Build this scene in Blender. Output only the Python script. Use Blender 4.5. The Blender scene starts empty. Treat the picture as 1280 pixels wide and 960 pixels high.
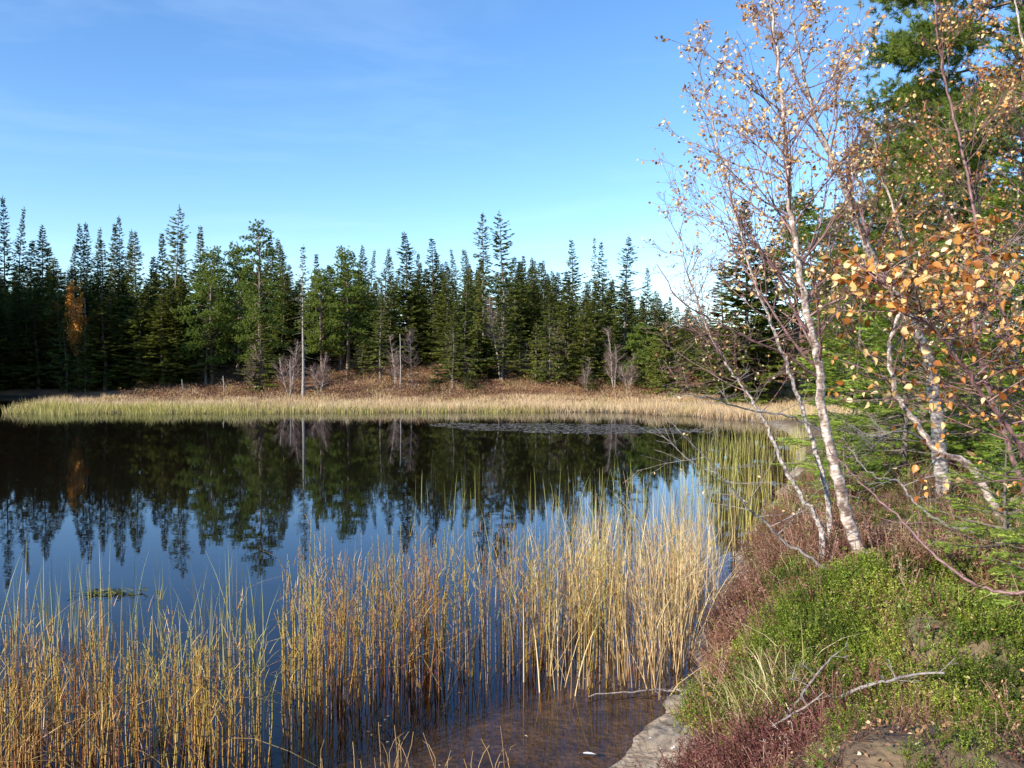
import bpy, math, random
import numpy as np
from mathutils import Vector, Matrix

R = math.radians
C = bpy.context.scene.collection
scene = bpy.context.scene
rng = np.random.default_rng(7)
random.seed(7)

# ------------------------------------------------------------------ camera, sky, sun, exposure
EYE = 2.1
PITCH = math.atan(20 / 1000)
cam_data = bpy.data.cameras.new("camera")
cam_data.sensor_width = 36
cam_data.lens = 36 * 1000 / 1280
cam_data.clip_start = 0.05
cam_data.clip_end = 5000
cam = bpy.data.objects.new("camera", cam_data)
C.objects.link(cam)
cam.location = (0, 0, EYE)
cam.rotation_euler = (R(90) - PITCH, 0, 0)
scene.camera = cam

SUN_DIR = Vector((-0.75, -0.66, 0.0)).normalized()
SUN_EL = R(24)
world = bpy.data.worlds.new("World")
scene.world = world
world.use_nodes = True
wn, wl = world.node_tree.nodes, world.node_tree.links
wn.clear()
w_out = wn.new("ShaderNodeOutputWorld")
w_bg = wn.new("ShaderNodeBackground")
w_sky = wn.new("ShaderNodeTexSky")
w_sky.sky_type = 'NISHITA'
w_sky.sun_disc = False
w_sky.sun_elevation = SUN_EL
w_sky.sun_rotation = math.atan2(SUN_DIR.x, SUN_DIR.y)
w_sky.air_density = 1.0
w_sky.dust_density = 0.0
w_sky.ozone_density = 2.6
w_sky.altitude = 400
w_bg.inputs['Strength'].default_value = 0.132
# thin cirrus streaks
w_tc = wn.new("ShaderNodeTexCoord")
w_map = wn.new("ShaderNodeMapping")
w_map.inputs['Scale'].default_value = (1.1, 1.1, 6.5)
w_map.inputs['Rotation'].default_value = (R(8), R(16), 0)
w_noi = wn.new("ShaderNodeTexNoise")
w_noi.inputs['Scale'].default_value = 1.6
w_noi.inputs['Detail'].default_value = 7
w_noi.inputs['Roughness'].default_value = 0.58
w_noi.inputs['Distortion'].default_value = 0.5
w_rmp = wn.new("ShaderNodeMapRange")
w_rmp.inputs['From Min'].default_value = 0.48
w_rmp.inputs['From Max'].default_value = 0.85
w_rmp.inputs['To Max'].default_value = 0.11
w_mix = wn.new("ShaderNodeMix")
w_mix.data_type = 'RGBA'
w_mix.inputs[7].default_value = (7.2, 8.2, 9.2, 1)
w_hsv = wn.new("ShaderNodeHueSaturation")
w_hsv.inputs['Saturation'].default_value = 1.18
w_hsv.inputs['Hue'].default_value = 0.504
wl.new(w_sky.outputs[0], w_hsv.inputs['Color'])
wl.new(w_tc.outputs['Generated'], w_map.inputs[0])
wl.new(w_map.outputs[0], w_noi.inputs['Vector'])
wl.new(w_noi.outputs['Fac'], w_rmp.inputs['Value'])
wl.new(w_rmp.outputs[0], w_mix.inputs[0])
wl.new(w_hsv.outputs[0], w_mix.inputs[6])
wl.new(w_mix.outputs[2], w_bg.inputs['Color'])
wl.new(w_bg.outputs[0], w_out.inputs[0])

sun_data = bpy.data.lights.new("sun", 'SUN')
sun_data.energy = 4.6
sun_data.angle = R(0.53)
sun_data.color = (1.0, 0.93, 0.82)
sun = bpy.data.objects.new("sun", sun_data)
C.objects.link(sun)
to_sun = Vector((SUN_DIR.x * math.cos(SUN_EL), SUN_DIR.y * math.cos(SUN_EL), math.sin(SUN_EL)))
sun.rotation_euler = to_sun.to_track_quat('Z', 'Y').to_euler()
sun.location = (-30, -20, 40)

scene.view_settings.view_transform = 'Standard'
scene.view_settings.look = 'None'
scene.view_settings.gamma = 1
scene.view_settings.use_curve_mapping = False
scene.view_settings.exposure = 1.0
scene.cycles.max_bounces = 6
scene.cycles.diffuse_bounces = 2
scene.cycles.glossy_bounces = 3
scene.cycles.transmission_bounces = 3
scene.cycles.transparent_max_bounces = 6
scene.cycles.caustics_reflective = False
scene.cycles.caustics_refractive = False
scene.cycles.use_denoising = True


def at(px, py, d):
    """A direction read from the photograph, followed out to the real distance d."""
    u, v = (px - 640) / 1000, (480 - py) / 1000
    cp, sp = math.cos(PITCH), math.sin(PITCH)
    y = cp + v * sp
    z = -sp + v * cp
    k = d / y
    return np.array([u * k, d, EYE + z * k])


# ------------------------------------------------------------------ mesh helpers
class MB:
    def __init__(self):
        self.v, self.q, self.t, self.uv = [], [], [], []
        self.n = 0

    def add(self, v, q=None, t=None, uv=None):
        v = np.asarray(v, dtype=np.float32).reshape(-1, 3)
        if q is not None and len(q):
            self.q.append(np.asarray(q, dtype=np.int64).reshape(-1, 4) + self.n)
        if t is not None and len(t):
            self.t.append(np.asarray(t, dtype=np.int64).reshape(-1, 3) + self.n)
        self.v.append(v)
        self.uv.append(np.zeros((len(v), 2), np.float32) if uv is None else np.asarray(uv, dtype=np.float32).reshape(-1, 2))
        self.n += len(v)

    def mesh(self, name, smooth=False):
        me = bpy.data.meshes.new(name)
        V = np.concatenate(self.v)
        UV = np.concatenate(self.uv)
        q = np.concatenate(self.q) if self.q else np.zeros((0, 4), np.int64)
        t = np.concatenate(self.t) if self.t else np.zeros((0, 3), np.int64)
        loops = np.concatenate([q.ravel(), t.ravel()]).astype(np.int32)
        starts = np.concatenate([np.arange(len(q)) * 4, len(q) * 4 + np.arange(len(t)) * 3]).astype(np.int32)
        me.vertices.add(len(V))
        me.vertices.foreach_set('co', V.ravel())
        me.loops.add(len(loops))
        me.loops.foreach_set('vertex_index', loops)
        me.polygons.add(len(starts))
        me.polygons.foreach_set('loop_start', starts)
        lay = me.uv_layers.new(name='UVMap')
        lay.data.foreach_set('uv', UV[loops].ravel())
        if smooth:
            me.polygons.foreach_set('use_smooth', np.ones(len(starts), dtype=bool))
        me.update(calc_edges=True)
        return me

    def obj(self, name, mat, parent=None, smooth=False):
        me = self.mesh(name, smooth)
        me.materials.append(mat)
        o = bpy.data.objects.new(name, me)
        C.objects.link(o)
        if parent is not None:
            o.parent = parent
        return o


def tag(o, label=None, cat=None, group=None, kind=None):
    if label:
        o['label'] = label
    if cat:
        o['category'] = cat
    if group:
        o['group'] = group
    if kind:
        o['kind'] = kind
    return o


def thing(name, label, cat, loc=(0, 0, 0), rz=0, group=None):
    o = bpy.data.objects.new(name, None)
    C.objects.link(o)
    o.location = loc
    o.rotation_euler = (0, 0, rz)
    return tag(o, label, cat, group)


def unit(a):
    a = np.asarray(a, dtype=float)
    return a / np.maximum(np.linalg.norm(a, axis=-1, keepdims=True), 1e-9)


def tube(mb, pts, rad, sides=5, u0=0.0, v0=0.0):
    pts = np.asarray(pts, dtype=float)
    rad = np.asarray(rad, dtype=float)
    n = len(pts)
    tan = np.gradient(pts, axis=0)
    tan = unit(tan)
    ref = np.array([0.31, 0.2, 0.93]) if abs(tan[0][2]) < 0.8 else np.array([1.0, 0.13, 0.0])
    a = unit(np.cross(tan, ref))
    b = np.cross(tan, a)
    ang = np.linspace(0, 2 * math.pi, sides, endpoint=False)
    ring = a[:, None, :] * np.cos(ang)[None, :, None] + b[:, None, :] * np.sin(ang)[None, :, None]
    V = pts[:, None, :] + ring * rad[:, None, None]
    i = np.arange(n - 1)[:, None] * sides
    j = np.arange(sides)[None, :]
    jn = (j + 1) % sides
    q = np.stack([i + j, i + jn, i + sides + jn, i + sides + j], -1).reshape(-1, 4)
    seg = np.concatenate([[0], np.cumsum(np.linalg.norm(np.diff(pts, axis=0), axis=1))]) + v0
    uv = np.stack([np.broadcast_to(u0 + j / sides * 0.9 + 0 * np.arange(n)[:, None], (n, sides)),
                   np.broadcast_to(seg[:, None], (n, sides))], -1)
    mb.add(V.reshape(-1, 3), q=q, uv=uv.reshape(-1, 2))
    # closing caps
    c = [len(V.reshape(-1, 3))]
    if sides >= 5:
        mb.add([pts[-1] + tan[-1] * rad[-1] * 0.5, *V[-1]], t=[[0, 1 + k, 1 + (k + 1) % sides] for k in range(sides)],
               uv=[[u0, seg[-1]]] * (sides + 1))


def smooth_path(P, n, rough=0.0, r=None):
    """Catmull-Rom through the points, n samples per span."""
    P = np.asarray(P, dtype=float)
    Q = np.vstack([2 * P[0] - P[1], P, 2 * P[-1] - P[-2]])
    out = []
    for k in range(len(P) - 1):
        p0, p1, p2, p3 = Q[k:k + 4]
        for s in np.arange(n) / n:
            out.append(0.5 * ((2 * p1) + (-p0 + p2) * s + (2 * p0 - 5 * p1 + 4 * p2 - p3) * s * s + (-p0 + 3 * p1 - 3 * p2 + p3) * s ** 3))
    out.append(P[-1])
    out = np.array(out)
    if rough:
        jit = (r or rng).normal(0, rough, out.shape)
        jit[0] = 0
        out = out + jit
    return out


def frames(fwd, roll):
    """rotation matrices whose local Y is fwd, rolled about it"""
    f = unit(fwd)
    up = np.where(np.abs(f[:, 2:3]) > 0.93, np.array([[1.0, 0, 0]]), np.array([[0, 0, 1.0]]))
    x = unit(np.cross(f, up))
    z = np.cross(x, f)
    c, s = np.cos(roll)[:, None], np.sin(roll)[:, None]
    x2 = x * c + z * s
    z2 = -x * s + z * c
    return np.stack([x2, f, z2], axis=-1)          # columns


def scatter(mb, tv, tq, tt, pos, M, scale, u, tuv=None):
    """merge copies of a template; uv.x random per copy, uv.y from the template"""
    tv = np.asarray(tv, dtype=float)
    N, n = len(pos), len(tv)
    if N == 0:
        return
    scale = np.asarray(scale, dtype=float)
    sc = scale[:, None, None] if scale.ndim == 1 else scale[:, None, :]
    V = np.einsum('nij,nkj->nki', M, tv[None] * sc) + np.asarray(pos)[:, None, :]
    off = (np.arange(N) * n)[:, None, None]
    q = (np.asarray(tq).reshape(1, -1, 4) + off).reshape(-1, 4) if tq is not None and len(tq) else None
    t = (np.asarray(tt).reshape(1, -1, 3) + off).reshape(-1, 3) if tt is not None and len(tt) else None
    ty = np.zeros(n) if tuv is None else np.asarray(tuv)
    uv = np.stack([np.broadcast_to(np.asarray(u)[:, None], (N, n)), np.broadcast_to(ty[None], (N, n))], -1)
    mb.add(V.reshape(-1, 3), q=q, t=t, uv=uv.reshape(-1, 2))


# ------------------------------------------------------------------ noise, shoreline, ground height
_nr = np.random.default_rng(3)
_ND = [(_nr.normal(size=2), _nr.uniform(0, 6.28)) for _ in range(24)]


def noise2(x, y, s=1.0, k=0):
    """smooth pseudo noise, about -1..1, feature size s"""
    a = 0
    for i in range(6):
        d, p = _ND[(i + k * 5) % 24]
        d = d / np.linalg.norm(d) * (0.75 + 0.13 * i)
        a = a + np.sin((x * d[0] + y * d[1]) * 2.6 / s + p + 1.3 * np.sin((x * d[1] - y * d[0]) * 1.7 / s + p * 2))
    return a / 3.2


WATER_POLY = np.array([
    (-30, -3), (-9, 1.6), (-3.6, 2.9), (-1.2, 3.45), (-0.1, 3.75), (0.45, 4.15), (0.66, 4.55), (1.05, 4.95), (1.2, 5.35), (1.42, 6.0), (1.70, 6.7), (2.1, 7.8),
    (2.6, 9.0), (3.4, 11.0), (4.5, 13.5), (6.0, 17), (7.6, 21), (9.0, 26), (9.6, 31), (8.0, 34.5), (5.5, 37.2), (2.5, 38.2), (-2, 38.4), (-6, 38.0), (-11, 37.6), (-16, 37.2), (-20, 37.0),
    (-23.4, 37.6), (-24.6, 40), (-26.2, 45), (-27.5, 52), (-30, 57), (-38, 59), (-40, 54), (-38, 46), (-44, 32), (-54, 16), (-62, -6)], dtype=float)


def shore(x, y):
    """signed distance to the waterline, positive on land"""
    x = np.asarray(x, dtype=float)
    y = np.asarray(y, dtype=float)
    A = WATER_POLY
    B = np.roll(A, -1, axis=0)
    best = np.full(x.shape, 1e9)
    inside = np.zeros(x.shape, dtype=bool)
    for a, b in zip(A, B):
        ab = b - a
        t = np.clip(((x - a[0]) * ab[0] + (y - a[1]) * ab[1]) / (ab @ ab), 0, 1)
        d = np.hypot(x - a[0] - t * ab[0], y - a[1] - t * ab[1])
        best = np.minimum(best, d)
        cond = (a[1] > y) != (b[1] > y)
        xi = a[0] + (y - a[1]) * ab[0] / (ab[1] if ab[1] else 1e-9)
        inside ^= cond & (x < xi)
    return np.where(inside, -best, best)


def ss(x, a, b):
    t = np.clip((x - a) / (b - a), 0, 1)
    return t * t * (3 - 2 * t)


def ground(x, y):
    x = np.asarray(x, dtype=float)
    y = np.asarray(y, dtype=float)
    s = shore(x, y) + 0.10 * noise2(x, y, 0.9, 1) * ss(30 - y, 0, 10)
    # near bank
    beach = np.minimum(1, 1.35 * np.exp(-(((x - 0.72) / 0.48) ** 2 + ((y - 4.15) / 0.85) ** 2)))
    near = 0.50 * ss(s, -0.05, 0.75) + 0.30 * ss(s, 0.6, 2.6) + 0.30 * ss(s, 2.5, 9)
    near = near * (1 - 0.95 * beach) + 0.04 * beach * ss(s, 0, .5)
    near = near + (0.065 * noise2(x, y, 0.75, 0) + 0.042 * noise2(x, y, 0.30, 2)) * ss(s, 0.25, 1.2)
    near = near + 0.18 * np.clip(noise2(x, y, .55, 4) + .15, 0, 1) * ss(s, .3, 1.0)
    near = near * (1 - .85 * np.exp(-((x + .9) / 1.5) ** 2 - ((y - 3.4) / 1.0) ** 2))
    near = near - 0.28 * ss(-y, -2.4, -0.6) * ss(s, 0.3, 1)
    near = near + 0.15 * np.exp(-(((x - 1.85) / 0.6) ** 2 + ((y - 4.6) / 0.55) ** 2))
    # far shore: flat marsh, heath slope, wooded rise
    g = 0.06 + 0.03 * ss(s, 0, 3)
    rise = 0.42 * ss(y, 42, 50) + 1.5 * ss(y, 50, 66) + 4.5 * ss(y, 62, 110)
    rise = rise * (1 - 0.5 * ss(x, -34, -20) * (1 - ss(x, -19, -8)) * (1 - ss(y, 58, 70)))
    rise = rise + 0.85 * ss(x, 8, 20) * ss(y, 36, 52)
    rise = rise + 0.32 * noise2(x, y, 6.0, 1) * ss(y, 48, 56)
    rise = rise * (1 - .75 * ss(-x, 22, 32) * (1 - ss(y, 60, 80)))
    left = 1.6 * ss(-x, 44, 60) * ss(s, 0, 12)
    far = (g + rise + left) * ss(s, -0.05, 0.4)
    w = ss(y, 20, 33) * (1 - 0.0 * x)
    w = np.maximum(w, ss(-x, 20, 28))
    land = near * (1 - w) + far * w
    shelf = np.exp(-(((x - 0.45) / 0.95) ** 2 + ((y - 4.35) / 0.9) ** 2))
    depth = -0.03 - (0.30 * ss(-s, 0.0, 1.6) * (1 - 0.75 * shelf) + 1.3 * ss(-s, 1.2, 9))
    z = np.where(s > 0, land, depth * ss(-s, -0.02, 0.12) + 0.0)
    big = ss(np.hypot(x, y - 60), 140, 400)
    return z * (1 - big) + big * 4.0 + 0


def gz(x, y):
    return float(ground(np.array([x]), np.array([y]))[0])


# ------------------------------------------------------------------ materials
def newmat(name):
    m = bpy.data.materials.new(name)
    m.use_nodes = True
    n, l = m.node_tree.nodes, m.node_tree.links
    n.clear()
    out = n.new("ShaderNodeOutputMaterial")
    return m, n, l, out


def ramp(n, stops):
    r = n.new("ShaderNodeValToRGB")
    e = r.color_ramp.elements
    while len(e) < len(stops):
        e.new(0.5)
    for k, (p, c) in enumerate(stops):
        e[k].position = p
        e[k].color = (*c, 1)
    return r


def foliage_mat(name, stops, rough=0.55, transl=0.25, objvar=0.0, vgrad=None, spec=0.3):
    """leaf or needle material: colour picked per leaf (uv.x), some light passes through"""
    m, n, l, out = newmat(name)
    uv = n.new("ShaderNodeUVMap")
    sep = n.new("ShaderNodeSeparateXYZ")
    l.new(uv.outputs[0], sep.inputs[0])
    rp = ramp(n, stops)
    col = rp.outputs[0]
    val = sep.outputs[0]
    if objvar:
        oi = n.new("ShaderNodeObjectInfo")
        mr = n.new("ShaderNodeMapRange")
        mr.inputs['To Min'].default_value = -objvar
        mr.inputs['To Max'].default_value = objvar
        l.new(oi.outputs['Random'], mr.inputs[0])
        ad = n.new("ShaderNodeMath")
        ad.operation = 'ADD'
        l.new(val, ad.inputs[0])
        l.new(mr.outputs[0], ad.inputs[1])
        val = ad.outputs[0]
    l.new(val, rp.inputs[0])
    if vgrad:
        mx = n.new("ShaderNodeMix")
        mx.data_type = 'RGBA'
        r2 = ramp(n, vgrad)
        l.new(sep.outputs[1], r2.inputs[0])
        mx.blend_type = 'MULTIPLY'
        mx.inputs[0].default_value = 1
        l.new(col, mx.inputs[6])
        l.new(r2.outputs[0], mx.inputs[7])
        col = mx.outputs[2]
    p = n.new("ShaderNodeBsdfPrincipled")
    p.inputs['Roughness'].default_value = rough
    p.inputs['Specular IOR Level'].default_value = spec
    l.new(col, p.inputs['Base Color'])
    if transl:
        tr = n.new("ShaderNodeBsdfTranslucent")
        l.new(col, tr.inputs['Color'])
        ms = n.new("ShaderNodeMixShader")
        ms.inputs[0].default_value = transl
        l.new(p.outputs[0], ms.inputs[1])
        l.new(tr.outputs[0], ms.inputs[2])
        l.new(ms.outputs[0], out.inputs[0])
    else:
        l.new(p.outputs[0], out.inputs[0])
    return m


def bark_mat(name, a, b, sx=3.0, sy=6.0, bump=0.5, rough=0.85, lo=0.35, hi=0.65):
    m, n, l, out = newmat(name)
    uv = n.new("ShaderNodeUVMap")
    mp = n.new("ShaderNodeMapping")
    mp.inputs['Scale'].default_value = (sx, sy, 1)
    no = n.new("ShaderNodeTexNoise")
    no.inputs['Scale'].default_value = 2.0
    no.inputs['Detail'].default_value = 6
    rp = ramp(n, [(lo, a), (hi, b)])
    p = n.new("ShaderNodeBsdfPrincipled")
    p.inputs['Roughness'].default_value = rough
    bp = n.new("ShaderNodeBump")
    bp.inputs['Strength'].default_value = bump
    bp.inputs['Distance'].default_value = 0.02
    l.new(uv.outputs[0], mp.inputs[0])
    l.new(mp.outputs[0], no.inputs['Vector'])
    l.new(no.outputs[0], rp.inputs[0])
    l.new(rp.outputs[0], p.inputs['Base Color'])
    l.new(no.outputs[0], bp.inputs['Height'])
    l.new(bp.outputs[0], p.inputs['Normal'])
    l.new(p.outputs[0], out.inputs[0])
    return m


def birch_mat(name):
    """white papery bark with dark cross streaks and pinkish peeling patches"""
    m, n, l, out = newmat(name)
    uv = n.new("ShaderNodeUVMap")
    mp = n.new("ShaderNodeMapping")
    mp.inputs['Scale'].default_value = (2.6, 34, 1)
    no = n.new("ShaderNodeTexNoise")
    no.inputs['Scale'].default_value = 1.6
    no.inputs['Detail'].default_value = 4
    mp2 = n.new("ShaderNodeMapping")
    mp2.inputs['Scale'].default_value = (3, 7, 1)
    no2 = n.new("ShaderNodeTexNoise")
    no2.inputs['Scale'].default_value = 1.3
    no2.inputs['Detail'].default_value = 5
    r1 = ramp(n, [(0.28, (0.12, 0.08, 0.07)), (0.42, (0.42, 0.34, 0.29)), (0.60, (0.66, 0.60, 0.55))])
    r2 = ramp(n, [(0.40, (0.18, 0.12, 0.10)), (0.54, (0.85, 0.78, 0.74)), (0.66, (1, 0.93, 0.88))])
    mx = n.new("ShaderNodeMix")
    mx.data_type = 'RGBA'
    mx.blend_type = 'MULTIPLY'
    mx.inputs[0].default_value = 0.9
    p = n.new("ShaderNodeBsdfPrincipled")
    p.inputs['Roughness'].default_value = 0.6
    bp = n.new("ShaderNodeBump")
    bp.inputs['Strength'].default_value = 0.6
    bp.inputs['Distance'].default_value = 0.004
    l.new(uv.outputs[0], mp.inputs[0])
    l.new(uv.outputs[0], mp2.inputs[0])
    l.new(mp.outputs[0], no.inputs['Vector'])
    l.new(mp2.outputs[0], no2.inputs['Vector'])
    l.new(no.outputs[0], r1.inputs[0])
    l.new(no2.outputs[0], r2.inputs[0])
    l.new(r1.outputs[0], mx.inputs[6])
    l.new(r2.outputs[0], mx.inputs[7])
    l.new(mx.outputs[2], p.inputs['Base Color'])
    l.new(no.outputs[0], bp.inputs['Height'])
    l.new(bp.outputs[0], p.inputs['Normal'])
    l.new(p.outputs[0], out.inputs[0])
    return m


def flat_mat(name, c, rough=0.7):
    m, n, l, out = newmat(name)
    p = n.new("ShaderNodeBsdfPrincipled")
    no = n.new("ShaderNodeTexNoise")
    no.inputs['Scale'].default_value = 30
    rp = ramp(n, [(0.3, tuple(k * 0.7 for k in c)), (0.7, tuple(min(1, k * 1.2) for k in c))])
    l.new(no.outputs[0], rp.inputs[0])
    l.new(rp.outputs[0], p.inputs['Base Color'])
    p.inputs['Roughness'].default_value = rough
    l.new(p.outputs[0], out.inputs[0])
    return m


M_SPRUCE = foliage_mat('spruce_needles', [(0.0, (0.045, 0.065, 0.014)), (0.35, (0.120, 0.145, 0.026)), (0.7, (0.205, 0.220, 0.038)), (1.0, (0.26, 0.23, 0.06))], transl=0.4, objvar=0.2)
M_PINE = foliage_mat('pine_needles', [(0.0, (0.06, 0.10, 0.016)), (0.5, (0.16, 0.22, 0.032)), (1.0, (0.27, 0.31, 0.06))], transl=0.4, objvar=0.08)
M_YSPRUCE = foliage_mat('young_spruce_needles', [(0.0, (0.06, 0.12, 0.02)), (0.5, (0.20, 0.29, 0.035)), (1.0, (0.38, 0.45, 0.08))], transl=0.25)
M_SPRUCE_BARK = bark_mat('grey_conifer_bark', (0.06, 0.045, 0.035), (0.22, 0.18, 0.15), 4, 5)
M_PINE_BARK = bark_mat('pine_bark', (0.08, 0.055, 0.045), (0.27, 0.19, 0.15), 4, 4)
M_SNAG = bark_mat('silver_dead_wood', (0.13, 0.11, 0.10), (0.36, 0.33, 0.30), 6, 2.5, 0.4)
M_BIRCH = birch_mat('white_birch_bark')
M_BIRCH_FAR = bark_mat('pale_birch_bark', (0.13, 0.10, 0.08), (0.46, 0.40, 0.35), 1.5, 9, 0.2)
M_TWIG = bark_mat('purple_brown_twigs', (0.075, 0.035, 0.035), (0.27, 0.15, 0.14), 2, 9, 0.2, 0.55)
M_TWIG_FAR = bark_mat('greyish_twigs', (0.14, 0.09, 0.075), (0.32, 0.23, 0.20), 2, 3, 0.1)
M_GREYTWIG = bark_mat('grey_lichen_twigs', (0.09, 0.07, 0.065), (0.38, 0.33, 0.30), 3, 16, 0.3, 0.8)
M_LEAF = foliage_mat('pale_autumn_leaves', [(0.0, (0.22, 0.08, 0.04)), (0.18, (0.45, 0.20, 0.08)), (0.45, (0.72, 0.44, 0.14)), (0.8, (0.82, 0.62, 0.34)), (1.0, (0.80, 0.68, 0.52))], transl=0.4, rough=0.45, spec=0.4)
M_LEAF_OR = foliage_mat('orange_autumn_leaves', [(0.0, (0.20, 0.06, 0.02)), (0.25, (0.46, 0.17, 0.035)), (0.5, (0.68, 0.34, 0.09)), (0.75, (0.80, 0.54, 0.22)), (1.0, (0.86, 0.70, 0.42))], transl=0.35, rough=0.42, spec=0.45,
                        vgrad=[(0.0, (1.0, 1.0, 1.0)), (0.8, (0.92, 0.88, 0.8)), (1.0, (0.7, 0.55, 0.4))])
M_GREYTRUNK = bark_mat('grey_lichen_bark', (0.07, 0.05, 0.045), (0.50, 0.43, 0.38), 2.6, 13, 0.7, 0.85, .36, .60)


def reed_mat(name, lo, mid, hi, band=0.05):
    m, n, l, out = newmat(name)
    uv = n.new("ShaderNodeUVMap")
    sep = n.new("ShaderNodeSeparateXYZ")
    l.new(uv.outputs[0], sep.inputs[0])
    r1 = ramp(n, [(0.0, lo), (0.5, mid), (1.0, hi)])
    # stem colour: browner low, greener high, varied per stem
    ad = n.new("ShaderNodeMath")
    ad.operation = 'MULTIPLY_ADD'
    ad.inputs[1].default_value = 0.45
    l.new(sep.outputs[1], ad.inputs[0])
    l.new(sep.outputs[0], ad.inputs[2])
    sb = n.new("ShaderNodeMath")
    sb.operation = 'SUBTRACT'
    sb.inputs[1].default_value = 0.2
    l.new(ad.outputs[0], sb.inputs[0])
    no = n.new("ShaderNodeTexNoise")
    no.inputs['Scale'].default_value = 9
    tc = n.new("ShaderNodeTexCoord")
    l.new(tc.outputs['Object'], no.inputs['Vector'])
    a2 = n.new("ShaderNodeMath")
    a2.operation = 'MULTIPLY_ADD'
    a2.inputs[1].default_value = 0.7
    l.new(no.outputs[0], a2.inputs[0])
    l.new(sb.outputs[0], a2.inputs[2])
    a3 = n.new("ShaderNodeMath")
    a3.operation = 'SUBTRACT'
    a3.inputs[1].default_value = 0.32
    l.new(a2.outputs[0], a3.inputs[0])
    l.new(a3.outputs[0], r1.inputs[0])
    col = r1.outputs[0]
    if band:
        fr = n.new("ShaderNodeMath")
        fr.operation = 'PINGPONG'
        fr.inputs[1].default_value = band / 2
        jj = n.new("ShaderNodeMath")
        jj.operation = 'ADD'
        l.new(sep.outputs[1], jj.inputs[0])
        l.new(sep.outputs[0], jj.inputs[1])
        l.new(jj.outputs[0], fr.inputs[0])
        lt = n.new("ShaderNodeMath")
        lt.operation = 'LESS_THAN'
        lt.inputs[1].default_value = band * 0.07
        l.new(fr.outputs[0], lt.inputs[0])
        mx = n.new("ShaderNodeMix")
        mx.data_type = 'RGBA'
        l.new(lt.outputs[0], mx.inputs[0])
        l.new(col, mx.inputs[6])
        mx.inputs[7].default_value = (0.06, 0.035, 0.02, 1)
        col = mx.outputs[2]
    p = n.new("ShaderNodeBsdfPrincipled")
    p.inputs['Roughness'].default_value = 0.5
    l.new(col, p.inputs['Base Color'])
    tr = n.new("ShaderNodeBsdfTranslucent")
    l.new(col, tr.inputs['Color'])
    ms = n.new("ShaderNodeMixShader")
    ms.inputs[0].default_value = 0.2
    l.new(p.outputs[0], ms.inputs[1])
    l.new(tr.outputs[0], ms.inputs[2])
    l.new(ms.outputs[0], out.inputs[0])
    return m


M_REED = reed_mat('banded_horsetail', (0.26, 0.085, 0.035), (0.60, 0.37, 0.09), (0.42, 0.42, 0.08))
M_SEDGE = reed_mat('straw_sedge', (0.46, 0.25, 0.12), (0.70, 0.50, 0.24), (0.66, 0.52, 0.25), 0)
M_GREENREED = reed_mat('olive_reed', (0.42, 0.26, 0.10), (0.44, 0.36, 0.10), (0.34, 0.36, 0.09), 0)
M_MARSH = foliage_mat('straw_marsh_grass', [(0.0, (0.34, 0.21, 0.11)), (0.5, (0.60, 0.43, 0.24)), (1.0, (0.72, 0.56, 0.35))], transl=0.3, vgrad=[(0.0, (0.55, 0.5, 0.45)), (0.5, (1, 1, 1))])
M_MARSH_G = foliage_mat('olive_marsh_grass', [(0.0, (0.22, 0.21, 0.05)), (0.5, (0.38, 0.34, 0.09)), (1.0, (0.58, 0.48, 0.18))], transl=0.3)
M_HEATH = foliage_mat('rusty_heath', [(0.0, (0.07, 0.035, 0.02)), (0.35, (0.17, 0.08, 0.04)), (0.6, (0.25, 0.13, 0.06)), (0.8, (0.34, 0.24, 0.11)), (1.0, (0.13, 0.15, 0.04))], transl=0.2)
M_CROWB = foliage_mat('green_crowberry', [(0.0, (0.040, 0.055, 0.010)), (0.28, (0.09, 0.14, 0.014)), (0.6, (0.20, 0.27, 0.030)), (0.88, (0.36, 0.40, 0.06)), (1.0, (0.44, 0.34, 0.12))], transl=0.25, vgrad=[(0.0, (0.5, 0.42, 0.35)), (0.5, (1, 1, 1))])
M_HEATHER = foliage_mat('brown_red_heather', [(0.0, (0.07, 0.03, 0.02)), (0.4, (0.16, 0.07, 0.045)), (0.65, (0.25, 0.125, 0.08)), (0.85, (0.42, 0.26, 0.20)), (1.0, (0.22, 0.21, 0.05))], transl=0.2)
M_BILB = foliage_mat('lingonberry_leaves', [(0.0, (0.05, 0.09, 0.015)), (0.45, (0.12, 0.19, 0.025)), (0.78, (0.24, 0.30, 0.05)), (0.84, (0.38, 0.28, 0.05)), (0.92, (0.36, 0.08, 0.03)), (1.0, (0.45, 0.05, 0.03))], transl=0.25, rough=0.35, spec=0.5)
M_REDTWIG = foliage_mat('dark_red_heath_twigs', [(0.0, (0.05, 0.018, 0.018)), (0.5, (0.14, 0.045, 0.04)), (0.85, (0.27, 0.13, 0.10)), (1.0, (0.48, 0.36, 0.30))], transl=0.15)
M_LITTER = foliage_mat('leaf_litter', [(0.0, (0.10, 0.05, 0.03)), (0.4, (0.30, 0.16, 0.08)), (0.7, (0.56, 0.32, 0.16)), (1.0, (0.66, 0.50, 0.32))], transl=0.15)
M_GRASS = foliage_mat('dry_grass', [(0.0, (0.30, 0.26, 0.08)), (0.5, (0.52, 0.42, 0.18)), (1.0, (0.70, 0.58, 0.34))], transl=0.3)


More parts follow.
